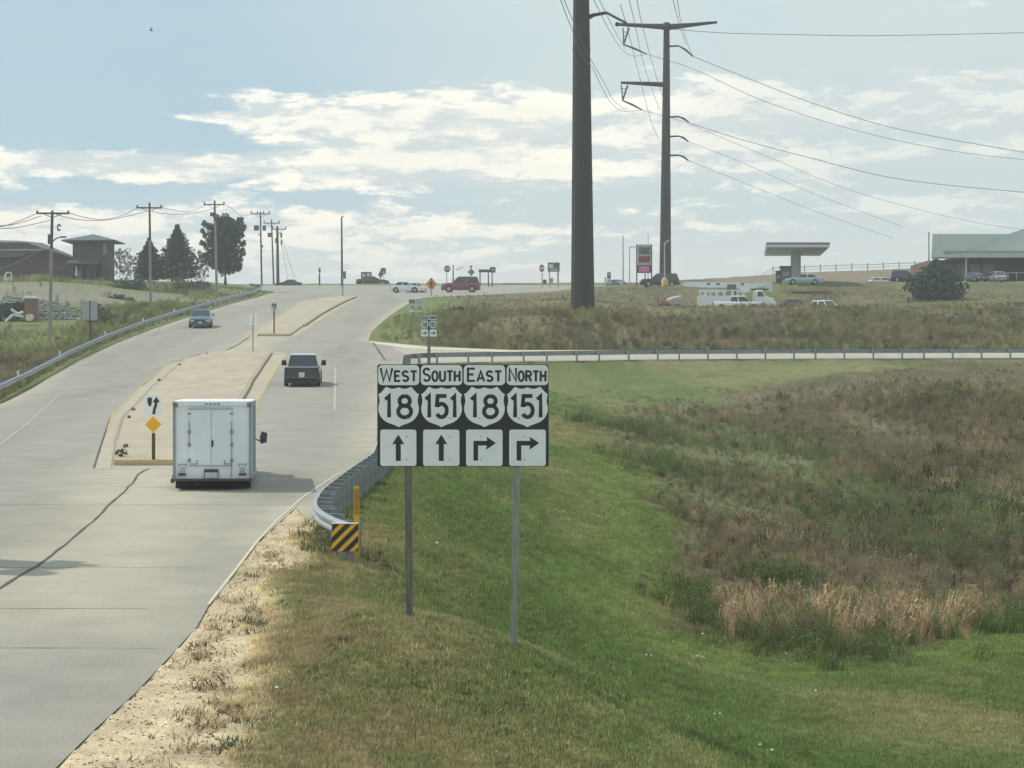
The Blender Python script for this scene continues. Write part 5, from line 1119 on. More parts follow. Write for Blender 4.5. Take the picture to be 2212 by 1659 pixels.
# ------------------------------------------------------------ store on the right
def store():
    Y=292.; ub,vb=2100,609.5; ox,oy,oz=P(ub,vb,Y); r=empty('store_building',(ox,oy,oz)); tag(r,'low store with grey green metal roofs and long pale fascia at the right edge','building'); k=F/Y
    X=lambda u:(u-ub)/k
    Z=lambda v:(vb-v)/k
    MBr=mat('store_brick',C(112,92,84),.9,var=.12,scale=1.5); MRf=mat('store_metal_roof',C(128,140,136),.5,var=.06,scale=.5,metal=.2); MRf2=mat('store_metal_roof_pale',C(146,160,156),.5,var=.06,scale=.5,metal=.2)
    xr=X(2420)
    def T(u,v,dy): p=P(u,v,Y+dy); return (p[0]-ox,p[1]-oy,p[2]-oz)
    MB().box(((X(2014)+xr)/2,9,Z(560)/2-.5),(xr-X(2014),14,Z(560)+1)).build('wall',MBr,r)
    MB().add([T(2012.5,556,-.6),T(2420,556,-.6),T(2420,505.5,9),T(2014,505.5,9),T(2012.5,559,-.6),T(2420,559,-.6),T(2420,508,9),T(2014,508,9)],[(0,1,2,3),(7,6,5,4),(0,1,5,4),(1,2,6,5),(2,3,7,6),(3,0,4,7)]).build('roof',MRf,r)
    q=MB()
    for i in range(0,72):
        u=2014+i*5.6; q.tube([T(u,555.7,-.6),T(u+.4,505.2,9)],.05,4)
    tag(q.build('roof_seams',MRf,r),kind='stuff')
    # white rake trim and flagpole at the left end
    MB().add([T(2008.5,563,-.8),T(2012,563,-.8),T(2014,504,9),T(2011,504,9),T(2008.5,566,-.8),T(2012,566,-.8),T(2014,507,9),T(2011,507,9)],[(0,1,2,3),(7,6,5,4),(0,1,5,4),(1,2,6,5),(2,3,7,6),(3,0,4,7)]).build('rake_trim',mat('trim_white',C(222,226,224),.5),r)
    # front cross gable, ridge running back from the fascia
    e0=X(2064); pk=X(2270); 
    MB().add([T(2064,545,-6.2),T(2480,545,-6.2),T(2262,478,2.5),T(2064,548,-6.2),T(2480,548,-6.2),T(2262,481,2.5),T(2262,478,9),T(2070,543,-.6)],[(0,1,2),(5,4,3),(0,1,4,3),(0,2,7)]).build('porch_roof',MRf2,r)
    q=MB()
    for i in range(1,24):
        t=i/24.; q.tube([T(2064+(2262-2064)*t,544.5,-6.2),T(2262-(2262-2064)*(1-t)*.35-1,478+67*(1-t)*.35,2.5-8.7*(1-t)*.35)],.035,4)
    tag(q.build('porch_roof_seams',MRf2,r),kind='stuff')
    f0=X(2018); MB().box(((f0+xr)/2,-6.0,(Z(547)+Z(556))/2),(xr-f0,.35,Z(546)-Z(553))).build('upper_fascia',mat('fascia_taupe',C(150,156,146),.7),r)
    f0=X(2040); MB().box(((f0+xr)/2,-6.3,(Z(554)+Z(562))/2),(xr-f0,.35,Z(554)-Z(562.5))).build('fascia',mat('fascia_cream',C(196,200,184),.6),r)
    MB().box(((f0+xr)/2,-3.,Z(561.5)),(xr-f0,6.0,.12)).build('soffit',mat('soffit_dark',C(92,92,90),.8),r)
    for u in (2067,2230,2330): MB().rod((X(u),-5.9,-.3),(X(u),-5.9,Z(562)),.13,n=8).build('porch_post',mat('post_cream',C(190,188,170),.6),r)
    M_SG2=mat('shop_glass',C(62,68,84),.12,spec=.8,var=.25,scale=.4)
    for i,(a,b) in enumerate(((2042,2062),(2072,2098),(2099,2126),(2127,2156))):
        f=MB().box(((X(a)+X(b))/2,1.97,(Z(566)+Z(603))/2),(X(b)-X(a),.10,Z(566)-Z(603))).build('window',mat('window_frame_dark',C(72,72,70)),r)
        MB().box(((X(a)+X(b))/2,1.90,(Z(566)+Z(603))/2),(X(b)-X(a)-.2,.06,Z(566)-Z(603)-.2)).build('pane',M_SG2,f)
    MB().box(((X(2115)+xr)/2,-6.4,.95),(xr-X(2115),.08,.10)).build('railing',mat('rail_cream',C(186,182,168)),r)
    for u in range(2118,2240,18): MB().box((X(u),-6.4,.45),(.08,.08,1.1)).build('railing_post',mat('rail_cream',C(186,182,168)),r)
    t=empty('flagpole',P(2006.5,600,294)); tag(t,'thin pole beside the left end of the store roof','pole'); MB().rod((0,0,-.5),(0,0,96*294/F),.09,n=6).build('shaft',M_GREYP,t); MB().rod((0,0,96*294/F),(0,0,98*294/F),.14,n=6).build('finial',M_GREYP,t)
store()
# ------------------------------------------------------------ brick building with tower on the left
def tower_building():
    Y=286.; ub,vb=195,604; ox,oy,oz=P(ub,vb,Y); r=empty('brick_building',(ox,oy,oz)); tag(r,'dark brick building with a hip roofed tower at the left edge','building'); k=F/Y
    X=lambda u:(u-ub)/k
    Z=lambda v:(vb-v)/k
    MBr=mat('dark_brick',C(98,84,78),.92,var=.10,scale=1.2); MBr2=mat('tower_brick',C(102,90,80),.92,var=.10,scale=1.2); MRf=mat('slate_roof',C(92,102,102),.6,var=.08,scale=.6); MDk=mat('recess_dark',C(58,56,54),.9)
    MB().prism([(X(-320),-1),(X(157),-1),(X(157),Z(560)),(X(107),Z(542)),(X(60),Z(524)),(X(-320),Z(520))],0,14).build('wall',MBr,r)
    MB().add([(X(-320),-1.2,Z(548)),(X(96),-1.2,Z(541)),(X(60),9,Z(515)),(X(0),11,Z(508)),(X(-320),11,Z(500)),(X(-320),-1.2,Z(551)),(X(96),-1.2,Z(544))],[(0,1,2,3,4),(0,5,6,1)]).build('roof',MRf,r)
    MB().add([(X(60),9,Z(515)),(X(96),-1.2,Z(540.8)),(X(108),-1.0,Z(538.5)),(X(160),-.6,Z(557)),(X(160),3,Z(555)),(X(160),-.6,Z(560)),(X(108),-1.0,Z(542)),(X(96),-1.2,Z(544))],[(0,1,2,3,4),(1,7,6,2),(2,6,5,3)]).build('roof_slope',MRf,r)
    MB().add([(X(-320),-.9,Z(562)),(X(40),-.9,Z(556)),(X(88),-.9,Z(543)),(X(-320),-.9,Z(552))],[(0,1,2,3)]).build('clerestory',mat('clerestory_grey',C(104,116,114),.5),r)
    MB().box(((X(110)+X(148))/2,-.03,Z(578)),(X(148)-X(110),.06,.16)).build('string_course',mat('pale_course',C(126,112,96)),r)
    # tower
    x0,x1=X(157),X(234); MB().box(((x0+x1)/2,2.2,(Z(519)+Z(566))/2),(x1-x0,4.4,Z(519)-Z(566))).build('tower_wall',MBr2,r)
    ex0,ex1=X(137),X(253.5); ap=X(195); MB().add([(ex0,-1.3,Z(519.5)),(ex1,-1.3,Z(519.5)),(ex1,5.7,Z(519.5)),(ex0,5.7,Z(519.5)),(ap,2.2,Z(503.5)),(ex0,-1.3,Z(522)),(ex1,-1.3,Z(522)),(ex1,5.7,Z(522)),(ex0,5.7,Z(522))],[(0,1,4),(1,2,4),(2,3,4),(3,0,4),(0,1,6,5),(1,2,7,6),(2,3,8,7),(3,0,5,8),(5,6,7,8)]).build('tower_roof',MRf,r)
    MB().box((X(226.5),-.02,Z(538)),(9/k,.06,26/k)).build('window',mat('tower_window',C(132,138,134),.2,var=.3,scale=2.),r)
    MB().box(((X(218)+x1)/2,2.2,Z(566)/2-.4),(x1-X(218),4.4,Z(566)+.8)).build('tower_leg',MBr2,r)
    MB().add([(X(147),-1.6,Z(568)),(X(220),-1.6,Z(570)),(X(214),0,Z(560)),(X(154),0,Z(559)),(X(147),-1.6,Z(571)),(X(220),-1.6,Z(573))],[(0,1,2,3),(4,5,1,0)]).build('porch_roof',MRf,r)
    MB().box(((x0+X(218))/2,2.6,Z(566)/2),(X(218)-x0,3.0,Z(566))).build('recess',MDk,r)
    for u in (150,160,178,198,207): MB().box((X(u),-1.0,Z(572)/2-.1),(.26,.26,Z(572)+.2)).build('porch_post',mat('porch_post_brown',C(84,76,70)),r)
    for u in (184,190): MB().box((X(u),1.05,Z(588)),(.35,.06,1.5)).build('door_pane',mat('porch_glass',C(110,112,106),.3),r)
    MB().box((X(196),-1.3,-.15),(X(238)-X(150),2.0,.5)).build('terrace',mat('terrace_dark',C(82,84,76)),r)
    t=empty('patio_umbrella',P(165,604,280)); tag(t,'folded pale patio umbrella under the porch of the tower','umbrella'); kk=F/280
    MB().rod((0,0,0),(0,0,30/kk),.04,n=6).build('pole',M_GREYP,t); MB().rod((0,0,8/kk),(0,0,29/kk),.22,.06,n=8).build('canopy',mat('umbrella_cloth',C(176,190,186),.8),t)
    t=empty('patio_chair',P(172,604,279)); tag(t,'green patio chair beside the folded umbrella','chair'); MG=mat('chair_green',C(84,110,98),.7)
    MB().box((0,0,.45),(.5,.5,.06)).build('seat',MG,t); MB().box((0,.25,.8),(.5,.05,.6)).build('backrest',MG,t)
    for a in (-.2,.2):
        for b in (-.2,.2): MB().box((a,b,.2),(.05,.05,.44)).build('leg',MG,t)
tower_building()
# stone facing (riprap) of the cut on the left: individual rocks
def riprap():
    rnd=random.Random(5); bm=bmesh.new(); bmesh.ops.create_icosphere(bm,subdivisions=1,radius=1.)
    meshes=[]
    ms=[mat('riprap_stone',C(122,128,124),.9,var=.25,scale=1.),mat('riprap_stone_pale',C(142,144,138),.9,var=.25,scale=1.),mat('riprap_stone_green',C(104,112,106),.9,var=.25,scale=1.)]
    for i in range(6):
        b2=bm.copy()
        for v in b2.verts: v.co*=rnd.uniform(.72,1.12)
        me=bpy.data.meshes.new('stone'); b2.to_mesh(me); b2.free(); me.materials.append(ms[i%3]); meshes.append(me)
    bm.free()
    pts=[]
    for row in range(9):
        v=690-row*5.6; lim=178-(0 if row<5 else (row-4)*26)
        u=-14.+row*3
        while u<lim+rnd.uniform(-6,6):
            pts.append((u,v+rnd.uniform(-2,2))); u+=rnd.uniform(5.0,8.2)
    g0=G(80,680); r=empty('stone_bank',g0); tag(r,'grey stone riprap bank below the brick building','stone bank')
    for i,(u,v) in enumerate(pts[:290]):
        p=G(u,v); o=link_mesh('stone',meshes[i%6],r,tuple(p-g0),(rnd.uniform(0,6),rnd.uniform(0,6),rnd.uniform(0,6))); s=rnd.uniform(.18,.32); o.scale=(s*1.3,s*1.1,s*.95)
riprap()
# ------------------------------------------------------------ fence on the right embankment
def fence():
    gp=[(1463,602.5,332),(1600,595.5,336),(1732,589.5,340),(1850,585.5,343),(1937,582,345),(2012,578.5,347)]
    us=np.arange(1466,2012,34.0); r0=P(*gp[0]); r=empty('rail_fence',r0); tag(r,'pale rail fence along the top of the embankment behind the canopy','fence'); o=Vector(r0)
    M_=mat('fence_pale',C(172,176,170),.7,var=.08); top=[];mid=[]; q=MB().box((0,0,.45),(.14,.14,1.5)).build('post',M_,r); me=q.data; bpy.data.objects.remove(q)
    for u in us:
        v=np.interp(u,[g[0] for g in gp],[g[1] for g in gp]); Y=np.interp(u,[g[0] for g in gp],[g[2] for g in gp])
        x=(u-U0)/F*Y; z=gz(x,Y); p=Vector((x,Y,z))-o
        link_mesh('post',me,r,p); top.append(p+Vector((0,-.08,.92))); mid.append(p+Vector((0,-.08,.5)))
    for a,b in zip(top[:-1],top[1:]): MB().rod(a,b,.055,n=5).build('rail',M_,r)
    for a,b in zip(mid[:-1],mid[1:]): MB().rod(a,b,.035,n=5).build('rail',M_,r)
    u=1998; MB().rod(top[-1]+Vector((-13,0,-.9)),top[-1]+Vector((-13,0,.8)),.13,n=6)
fence()
# ------------------------------------------------------------ trees and shrubs
def leaf_mat(name,c,trans=.25):
    m=mat(name,C(*c),.8,var=.45,scale=1.1,spec=.2); return m
def leaves(mb,c,rad,n,size,rnd,flat=.6):
    for _ in range(n):
        while True:
            d=Vector((rnd.uniform(-1,1),rnd.uniform(-1,1),rnd.uniform(-1,1)))
            if d.length<1: break
        p=Vector(c)+Vector((d.x*rad[0],d.y*rad[1],d.z*rad[2])); s=size*rnd.uniform(.6,1.4)
        q=Matrix.Rotation(rnd.uniform(0,6.28),3,'Z')@Matrix.Rotation(rnd.uniform(-1.3,1.3),3,'X')@Matrix.Rotation(rnd.uniform(0,3),3,'Y')
        k=len(mb.v); mb.v+=[tuple(p+q@Vector(a)) for a in ((-s*.4,-s*.5,0),(s*.35,-s*.3,.1*s),(s*.1,s*.6,0))]; mb.f.append((k,k+1,k+2))
def broadleaf(label,ub,vb,Y,H,Wd,seed,nb,nl,size,m,mt,trunk=.22,z0=.12,sharp=1.,name='leafy_tree',cat='tree'):
    rnd=random.Random(seed); r=empty(name,(P(ub,vb,Y))); tag(r,label,cat); tr=MB(); cr=MB()
    tr.tube([(0,0,-.4),(rnd.uniform(-.1,.1),0,H*.3),(rnd.uniform(-.2,.2),0,H*.62),(0,0,H*.85)],[trunk,trunk*.75,trunk*.4,trunk*.12],7)
    for i in range(nb):
        t=(i+.5)/nb; z=H*(z0+.05+(.72-z0)*t); a=i*2.4+rnd.uniform(-.4,.4); prof=math.sin(math.pi*min(1,(.16+t*.80)))**.6
        L=Wd/2*prof*rnd.uniform(.72,1.12); up=L*(.35+.9*t)*sharp*rnd.uniform(.8,1.2)
        e=Vector((math.cos(a)*L,math.sin(a)*L,z+up)); e.z=min(e.z,H*.99); s=Vector((0,0,z)); mid=s.lerp(e,.5)+Vector((0,0,-.08*L))
        tr.tube([s,mid,e],[trunk*.35*(1.2-t),trunk*.2*(1.2-t),.02],5)
        for q in (.45,.68,.9,1.04):
            c=s.lerp(e,q)+Vector((rnd.uniform(-.2,.2),rnd.uniform(-.2,.2),rnd.uniform(-.1,.2))); rr=Wd*.115*(1.1-.55*q)*rnd.uniform(.8,1.25)
            leaves(cr,c,(rr,rr,rr*1.15),int(nl*(1.2-.5*q)),size,rnd)
    top=Vector((0,0,H*.93)); leaves(cr,top,(Wd*.10,Wd*.10,H*.08),nl*2,size,rnd); leaves(cr,(0,0,H*.55),(Wd*.22,Wd*.22,H*.28),nl*8,size,rnd)
    tr.build('trunk',mt,r,smooth=True); cr.build('crown',m,r,fix=False); return r
def conifer(label,ub,vb,Y,H,Wd,seed,rows,m,mt,belly=.0,size=.22,name='conifer_tree',z0=.02,cat='tree',dens_=1.):
    rnd=random.Random(seed); r=empty(name,(P(ub,vb,Y))); tag(r,label,cat); tr=MB(); cr=MB()
    tr.tube([(0,0,-.4),(0,0,H*.5),(0,0,H*.96)],[.16,.10,.02],6)
    for i in range(rows):
        t=i/(rows-1); z=H*(z0+(1-z0)*t*.97); pr=(1-t)**.80*(1+belly*math.sin(math.pi*t)); R_=Wd/2*max(.05,pr); nbr=max(4,int(15*pr+4))
        for j in range(nbr):
            a=2*math.pi*(j+rnd.random())/nbr; L=R_*rnd.uniform(.78,1.12); e=Vector((math.cos(a)*L,math.sin(a)*L,z+L*.22*rnd.uniform(.3,1.6))); s=Vector((0,0,z))
            for q in (.35,.6,.82,1.):
                c=s.lerp(e,q); rr=.30*(1.15-.5*q)*max(.5,Wd/5); leaves(cr,c,(rr,rr,rr*.75),int((11 if q>.5 else 6)*dens_),size,rnd)
        
    tr.build('trunk',mt,r); cr.build('crown',m,r,fix=False); return r
M_BARK=mat('tree_bark',C(92,82,72),.9,var=.2,scale=4.)
M_LF1=leaf_mat('maple_leaves',(70,96,58)); M_LF2=leaf_mat('spruce_needles',(54,78,62)); M_LF3=leaf_mat('shrub_leaves_green',(76,96,66)); M_LF4=leaf_mat('shrub_leaves_grey',(124,128,104)); M_LF5=leaf_mat('juniper_needles',(72,98,74)); M_LF6=leaf_mat('thicket_leaves_brown',(112,104,82))
k3=300/F
broadleaf('broad dark leafy tree with upswept branches behind the third utility pole',487,609,300,149*k3,98*k3,3,52,88,.30,M_LF1,M_BARK,trunk=.24,z0=.07,sharp=.85)
conifer('tall dark conifer between the second and third utility poles',383,607,298,122*k3,84*k3,5,26,M_LF2,M_BARK,.25)
conifer('small dark conifer behind the second utility pole',322,607,296,92*k3,58*k3,8,20,M_LF2,M_BARK,.45)
broadleaf('thin pale shrub between the brick tower and the small conifer',259,608,282,66*k3,56*k3,11,22,7,.24,M_LF3,M_BARK,trunk=.06,z0=.05,name='thin_tree')
broadleaf('thin bare topped shrub right beside the small conifer',283,608,286,54*k3,44*k3,12,16,6,.22,M_LF4,M_BARK,trunk=.05,z0=.05,name='thin_tree')
broadleaf('pale grey shrub between the tall conifer and the leafy tree',432,612,302,74*k3,44*k3,14,22,10,.24,M_LF4,M_BARK,trunk=.07,z0=.05,name='thin_tree')
def bush(label,u,v,Y,wpx,hpx,m,seed,size=.22,n=60,name='bush'):
    rnd=random.Random(seed); r=empty(name,P(u,v,Y)); tag(r,label,'bush'); k=Y/F; W_=wpx*k/2; H_=hpx*k; cr=MB(); st=MB()
    for i in range(26):
        a=rnd.uniform(0,6.28); q=rnd.random()**.5; x=math.cos(a)*W_*q*.8; y=math.sin(a)*W_*q*.6; zc=H_*rnd.uniform(.12,.82)*(1-.5*q*q); rr=min(W_,H_)*rnd.uniform(.22,.36)
        leaves(cr,(x,y,zc),(rr*1.15,rr,rr*.8),n,size,rnd); st.tube([(x*.2,y*.2,-.2),(x*.7,y*.7,zc*.5),(x,y,zc)],[.05,.03,.01],4)
    st.build('stems',M_BARK,r); cr.build('foliage',m,r,fix=False)
bush('dark green bush at the foot of the thin shrubs left of the conifers',278,632,262,88,40,M_LF5,21)
bush('brown thicket below the tall conifer',392,640,268,106,46,M_LF6,22,n=70)
bush('brown thicket left of the second utility pole',262,664,232,70,36,M_LF6,23)
bush('dark brush clump just behind the big sign back',212,700,200,76,48,M_LF6,24)
bush('rounded brown bush under the leafy tree beside the third pole',438,633,286,44,36,M_LF6,25)
bush('green shrub in the weeds right of the grassy corner',992,690,200,34,36,M_LF5,26,n=40)
k25=250/F
conifer('wide dark green juniper bush standing before the store',2022,655,250,94*k25,108*k25,31,18,M_LF5,M_BARK,.70,size=.24,name='juniper_bush',cat='bush')
# weeds growing from the joints of the near median
def clumps():
    for i,(u,v,s,lab) in enumerate(((262,996,1.25,'largest dark weed clump at the lower left corner of the near median'),(271,975,.6,'small weed just above the largest median clump'),(279,910,.5,'weed in the joint halfway up the median left side'),(288,893,.65,'dark weed left of the keep right sign face'),(343,828,.7,'dark weed tuft above the keep right sign'),(388,793,.5,'dark weed tuft far up the median left side'),(447,768,.35,'tiny weed dot at the median top'))):
        rnd=random.Random(i); x,y=rd(u,v); r=empty('weed_clump',(x,y,float(hr(y))+.12)); tag(r,lab,'weed'); mb=MB()
        leaves(mb,(0,0,.10*s),(.16*s,.30*s,.12*s),70,.07*max(s,.7),rnd); mb.build('foliage',leaf_mat('median_weed',(70,68,50)),r,fix=False)
clumps()
# a bird far up in the blue
b=empty('bird',P(327,66,230)); tag(b,'tiny dark bird alone in the blue sky at upper left','bird'); MD=mat('bird_dark',C(60,64,72))
MB().loft([[(x,-w,0),(x,0,w),(x,w,0),(x,0,-w)] for x,w in ((-.22,.01),(-.1,.05),(.08,.06),(.2,.02))]).build('body',MD,b)
for s in (-1,1): MB().add([(.06,0,.02),(-.08,0,.02),(-.10,s*.10,.30),(-.02,s*.12,.34)],[(0,1,2,3)]).build('wing',MD,b)
# ------------------------------------------------------------ grasses and weeds, instanced clumps over the terrain
SRC={}
def blade_clump(seed,n,h,w,spread,bend,plume=0.,leafy=0.):
    rnd=random.Random(seed); mb=MB()
    for i in range(n):
        a=rnd.uniform(0,6.28); rr=spread*rnd.random()**.6; x=math.cos(a)*rr; y=math.sin(a)*rr; hh=h*rnd.uniform(.55,1.15); b=bend*hh*rnd.uniform(.3,1.); d=rnd.uniform(0,6.28); ww=w*rnd.uniform(.6,1.3)
        tx,ty=-math.sin(d)*ww/2,math.cos(d)*ww/2; mx,my=x+math.cos(d)*b*.35,y+math.sin(d)*b*.35; ex,ey=x+math.cos(d)*b,y+math.sin(d)*b
        k=len(mb.v); mb.v+=[(x-tx,y-ty,-.05*h),(x+tx,y+ty,-.05*h),(mx+tx*.8,my+ty*.8,hh*.55),(mx-tx*.8,my-ty*.8,hh*.55),(ex,ey,hh)]; mb.f+=[(k,k+1,k+2,k+3),(k+3,k+2,k+4)]
        if plume and rnd.random()<plume:
            for j in range(3):
                z=hh*(.80+.09*j); k=len(mb.v); s=ww*1.7; aa=rnd.uniform(0,6.28); px,py=mx+(ex-mx)*(.5+.25*j),my+(ey-my)*(.5+.25*j)
                mb.v+=[(px-math.cos(aa)*s,py-math.sin(aa)*s,z),(px+math.cos(aa)*s,py+math.sin(aa)*s,z+.02),(px,py,z+hh*.11)]; mb.f.append((k,k+1,k+2))
        if leafy and rnd.random()<leafy:
            for j in range(4):
                t=rnd.uniform(.3,1.); k=len(mb.v); s=h*.07; aa=rnd.uniform(0,6.28); px,py=x+(ex-x)*t*t,y+(ey-y)*t*t; z=hh*t
                mb.v+=[(px,py,z),(px+math.cos(aa)*s-math.sin(aa)*s*.4,py+math.sin(aa)*s+math.cos(aa)*s*.4,z+s*.5),(px+math.cos(aa)*s*1.6,py+math.sin(aa)*s*1.6,z+s*.2)]; mb.f.append((k,k+1,k+2))
    return mb
M_BL=attr_mat('blade_tissue',rough=.8,fine=(9.,.16),mid=(1.5,.10),bump=0,inst=True,trans=.22)
def sources(key,makers):
    c=bpy.data.collections.new(key)
    for i,mb in enumerate(makers):
        me=bpy.data.meshes.new(key); me.from_pydata(mb.v,[],mb.f); me.materials.append(M_BL); c.objects.link(bpy.data.objects.new('%s_%02d'%(key,i),me))
    SRC[key]=(c,len(makers))
sources('turf_tuft',[blade_clump(i,26,.055,.010,.11,.55) for i in range(5)])
sources('rough_tuft',[blade_clump(20+i,24,.16,.014,.14,.6,leafy=.2) for i in range(5)])
sources('tall_weed',[blade_clump(40+i,30,.80,.028,.34,.35,plume=.5,leafy=.8 if i%2 else .3) for i in range(8)])
sources('mixed_weed',[blade_clump(40+i,26,.85,.024,.34,.35,plume=.8,leafy=.1) for i in range(4)]+[blade_clump(50+i,26,.62,.022,.36,.45,leafy=1.) for i in range(4)]+[blade_clump(90+i,16,1.05,.016,.22,.22,leafy=.35,plume=.3) for i in range(4)])
sources('plume_grass',[blade_clump(60+i,34,1.15,.022,.30,.30,plume=.9) for i in range(6)])
sources('litter',[blade_clump(80+i,12,.09,.012,.16,1.6,leafy=.5) for i in range(4)])
def scatter(name,label,cat,key,pos,scale,colr,seed,tilt=.18,idx=None):
    n=len(pos); rg=np.random.default_rng(seed); c,ns=SRC[key]
    me=bpy.data.meshes.new(name); me.vertices.add(n); me.vertices.foreach_set('co',pos.ravel().astype(np.float32)); me.update()
    def at(nm,tp,key_,arr): a=me.attributes.new(nm,tp,'POINT'); a.data.foreach_set(key_,arr.ravel())
    rot=np.stack([rg.normal(0,tilt,n),rg.normal(0,tilt,n),rg.uniform(0,6.283,n)],1).astype(np.float32)
    at('rot','FLOAT_VECTOR','vector',rot); at('scl','FLOAT','value',scale.astype(np.float32)); at('idx','INT','value',(rg.integers(0,ns,n) if idx is None else idx).astype(np.int32))
    at('col','FLOAT_COLOR','color',np.concatenate([colr,np.ones((n,1))],1).astype(np.float32))
    o=bpy.data.objects.new(name,me); COL.objects.link(o); tag(o,label,cat,kind='stuff')
    ng=bpy.data.node_groups.new(name,'GeometryNodeTree'); ng.interface.new_socket('Geometry',in_out='INPUT',socket_type='NodeSocketGeometry'); ng.interface.new_socket('Geometry',in_out='OUTPUT',socket_type='NodeSocketGeometry')
    N=ng.nodes; L=ng.links; gi=N.new('NodeGroupInput'); go=N.new('NodeGroupOutput'); ip=N.new('GeometryNodeInstanceOnPoints'); ci=N.new('GeometryNodeCollectionInfo')
    ci.inputs['Collection'].default_value=c; ci.inputs['Separate Children'].default_value=True; ci.inputs['Reset Children'].default_value=True
    L.new(gi.outputs[0],ip.inputs['Points']); L.new(ci.outputs[0],ip.inputs['Instance']); ip.inputs['Pick Instance'].default_value=True
    for nm,dt,so_ in (('idx','INT','Instance Index'),('rot','FLOAT_VECTOR','Rotation'),('scl','FLOAT','Scale')):
        a=N.new('GeometryNodeInputNamedAttribute'); a.data_type=dt; a.inputs['Name'].default_value=nm; L.new(a.outputs['Attribute'],ip.inputs[so_])
    L.new(ip.outputs[0],go.inputs[0]); md=o.modifiers.new('clumps','NODES'); md.node_group=ng
    return o
def sample(n,x0,x1,y0,y1,seed,near=1.):
    """random ground points, thinning with distance like the view does, kept inside the picture's wedge"""
    rg=np.random.default_rng(seed); t=rg.random(n); y=(y0**(1-near)+t*(y1**(1-near)-y0**(1-near)))**(1/(1-near)) if near!=1 else y0*(y1/y0)**t
    x=x0(y)+(x1(y)-x0(y))*rg.random(n); return x,y,rg
wl=lambda y:-.245*y-1.5
wr_=lambda y:.245*y+2
def finish(x,y,keep):
    x=x[keep]; y=y[keep]; sd=poly_sd(x,y,ROAD); z=ground(x,y,sd,True); c,w,g=ground_colour(x,y,sd); return np.stack([x,y,z],1),sd,c,w,g
# mown turf, near slope
x,y,rg=sample(190000,lambda y:np.full_like(y,-7.),wr_,22,140,1,1.35)
sd=poly_sd(x,y,ROAD); k=(sd>.25)&(x>-6.5)&(rg.random(len(x))<sstep(y,140,80)); p,sd,c,w,g=finish(x,y,k); k=(w<.45)&(rg.random(len(p))>g*1.12)
p,c=p[k],c[k]; j=rg.uniform(.82,1.30,(len(p),1)); c=np.clip(c*j*1.12,0,1); s=rg.uniform(.7,1.35,len(p))*(1+p[:,1]/110)
c=np.clip(c*1.62,0,1)
scatter('mown_grass','short mown grass on the slope around the route sign posts','grass','turf_tuft',p,s,c,1)
# rough dry verge: longer scraps of grass and stalks among the gravel
x,y,rg=sample(9000,lambda y:np.full_like(y,-6.5),lambda y:np.full_like(y,3.5),20,50,2,1.2)
sd=poly_sd(x,y,ROAD); k=(sd>.35); p,sd,c,w,g=finish(x,y,k); nn=fbm(p[:,0]*.9,p[:,1]*.6,123); k=(rg.random(len(p))<sstep(nn,.42,.68)*(.75-.68*g)); p,c,g=p[k],c[k],g[k]
c=np.array(C(140,126,98))[None]*rg.uniform(.55,1.3,(len(p),1))*(1-.0*g[:,None]); gr_=rg.random(len(p))<.25; c[gr_]=np.array(C(92,100,60))*1.0
scatter('verge_grass','dry straggling grass and stalks on the sandy verge','grass','rough_tuft',p,rg.uniform(.18,.42,len(p))*(1+.4*(g<.3)),np.clip(c*1.15,0,1),2,.3)
x,y,rg=sample(7000,lambda y:np.full_like(y,-6.8),lambda y:np.full_like(y,-.5),18,48,3,1.2)
sd=poly_sd(x,y,ROAD); k=(sd>.12); p,sd,c,w,g=finish(x,y,k); nn=fbm(p[:,0]*1.1,p[:,1]*.8,223); k=(g>.4)&(rg.random(len(p))<sstep(nn,.45,.66)*.8); p=p[k]
c=np.array([C(118,98,70),C(170,150,112),C(88,80,56),C(214,196,160)])[rg.integers(0,4,len(p))]
scatter('verge_litter','scraps of dead stalks lying on the gravel shoulder','litter','litter',p,rg.uniform(.5,1.3,len(p)),c,3,.5)
def pebble(seed):
    rnd=random.Random(seed); bm=bmesh.new(); bmesh.ops.create_icosphere(bm,subdivisions=1,radius=1.)
    for v in bm.verts: v.co=v.co*rnd.uniform(.7,1.2); v.co.z*=.6
    m_=MB(); m_.v=[tuple(v.co) for v in bm.verts]; bm.verts.index_update(); m_.f=[tuple(v.index for v in f.verts) for f in bm.faces]; bm.free(); return m_
sources('pebble',[pebble(i) for i in range(4)])
x,y,rg=sample(26000,lambda y:np.full_like(y,-7.),lambda y:np.full_like(y,-1.),19,50,15,1.4)
sd=poly_sd(x,y,ROAD); k=(sd>-.25); p,sd,c,w,g=finish(x,y,k); k=(g>.35)&(sd>.03); p,sd=p[k],sd[k]; p[:,2]=np.where(sd<0,hr(p[:,1])+.004,p[:,2])
c=np.array([C(214,200,172),C(160,146,120),C(186,172,146),C(126,114,96),C(232,222,200)])[rg.integers(0,5,len(p))]
scatter('shoulder_gravel','loose stones of the sandy gravel shoulder','gravel','pebble',p,.006+.020*rg.random(len(p))**3,c,15,.3)
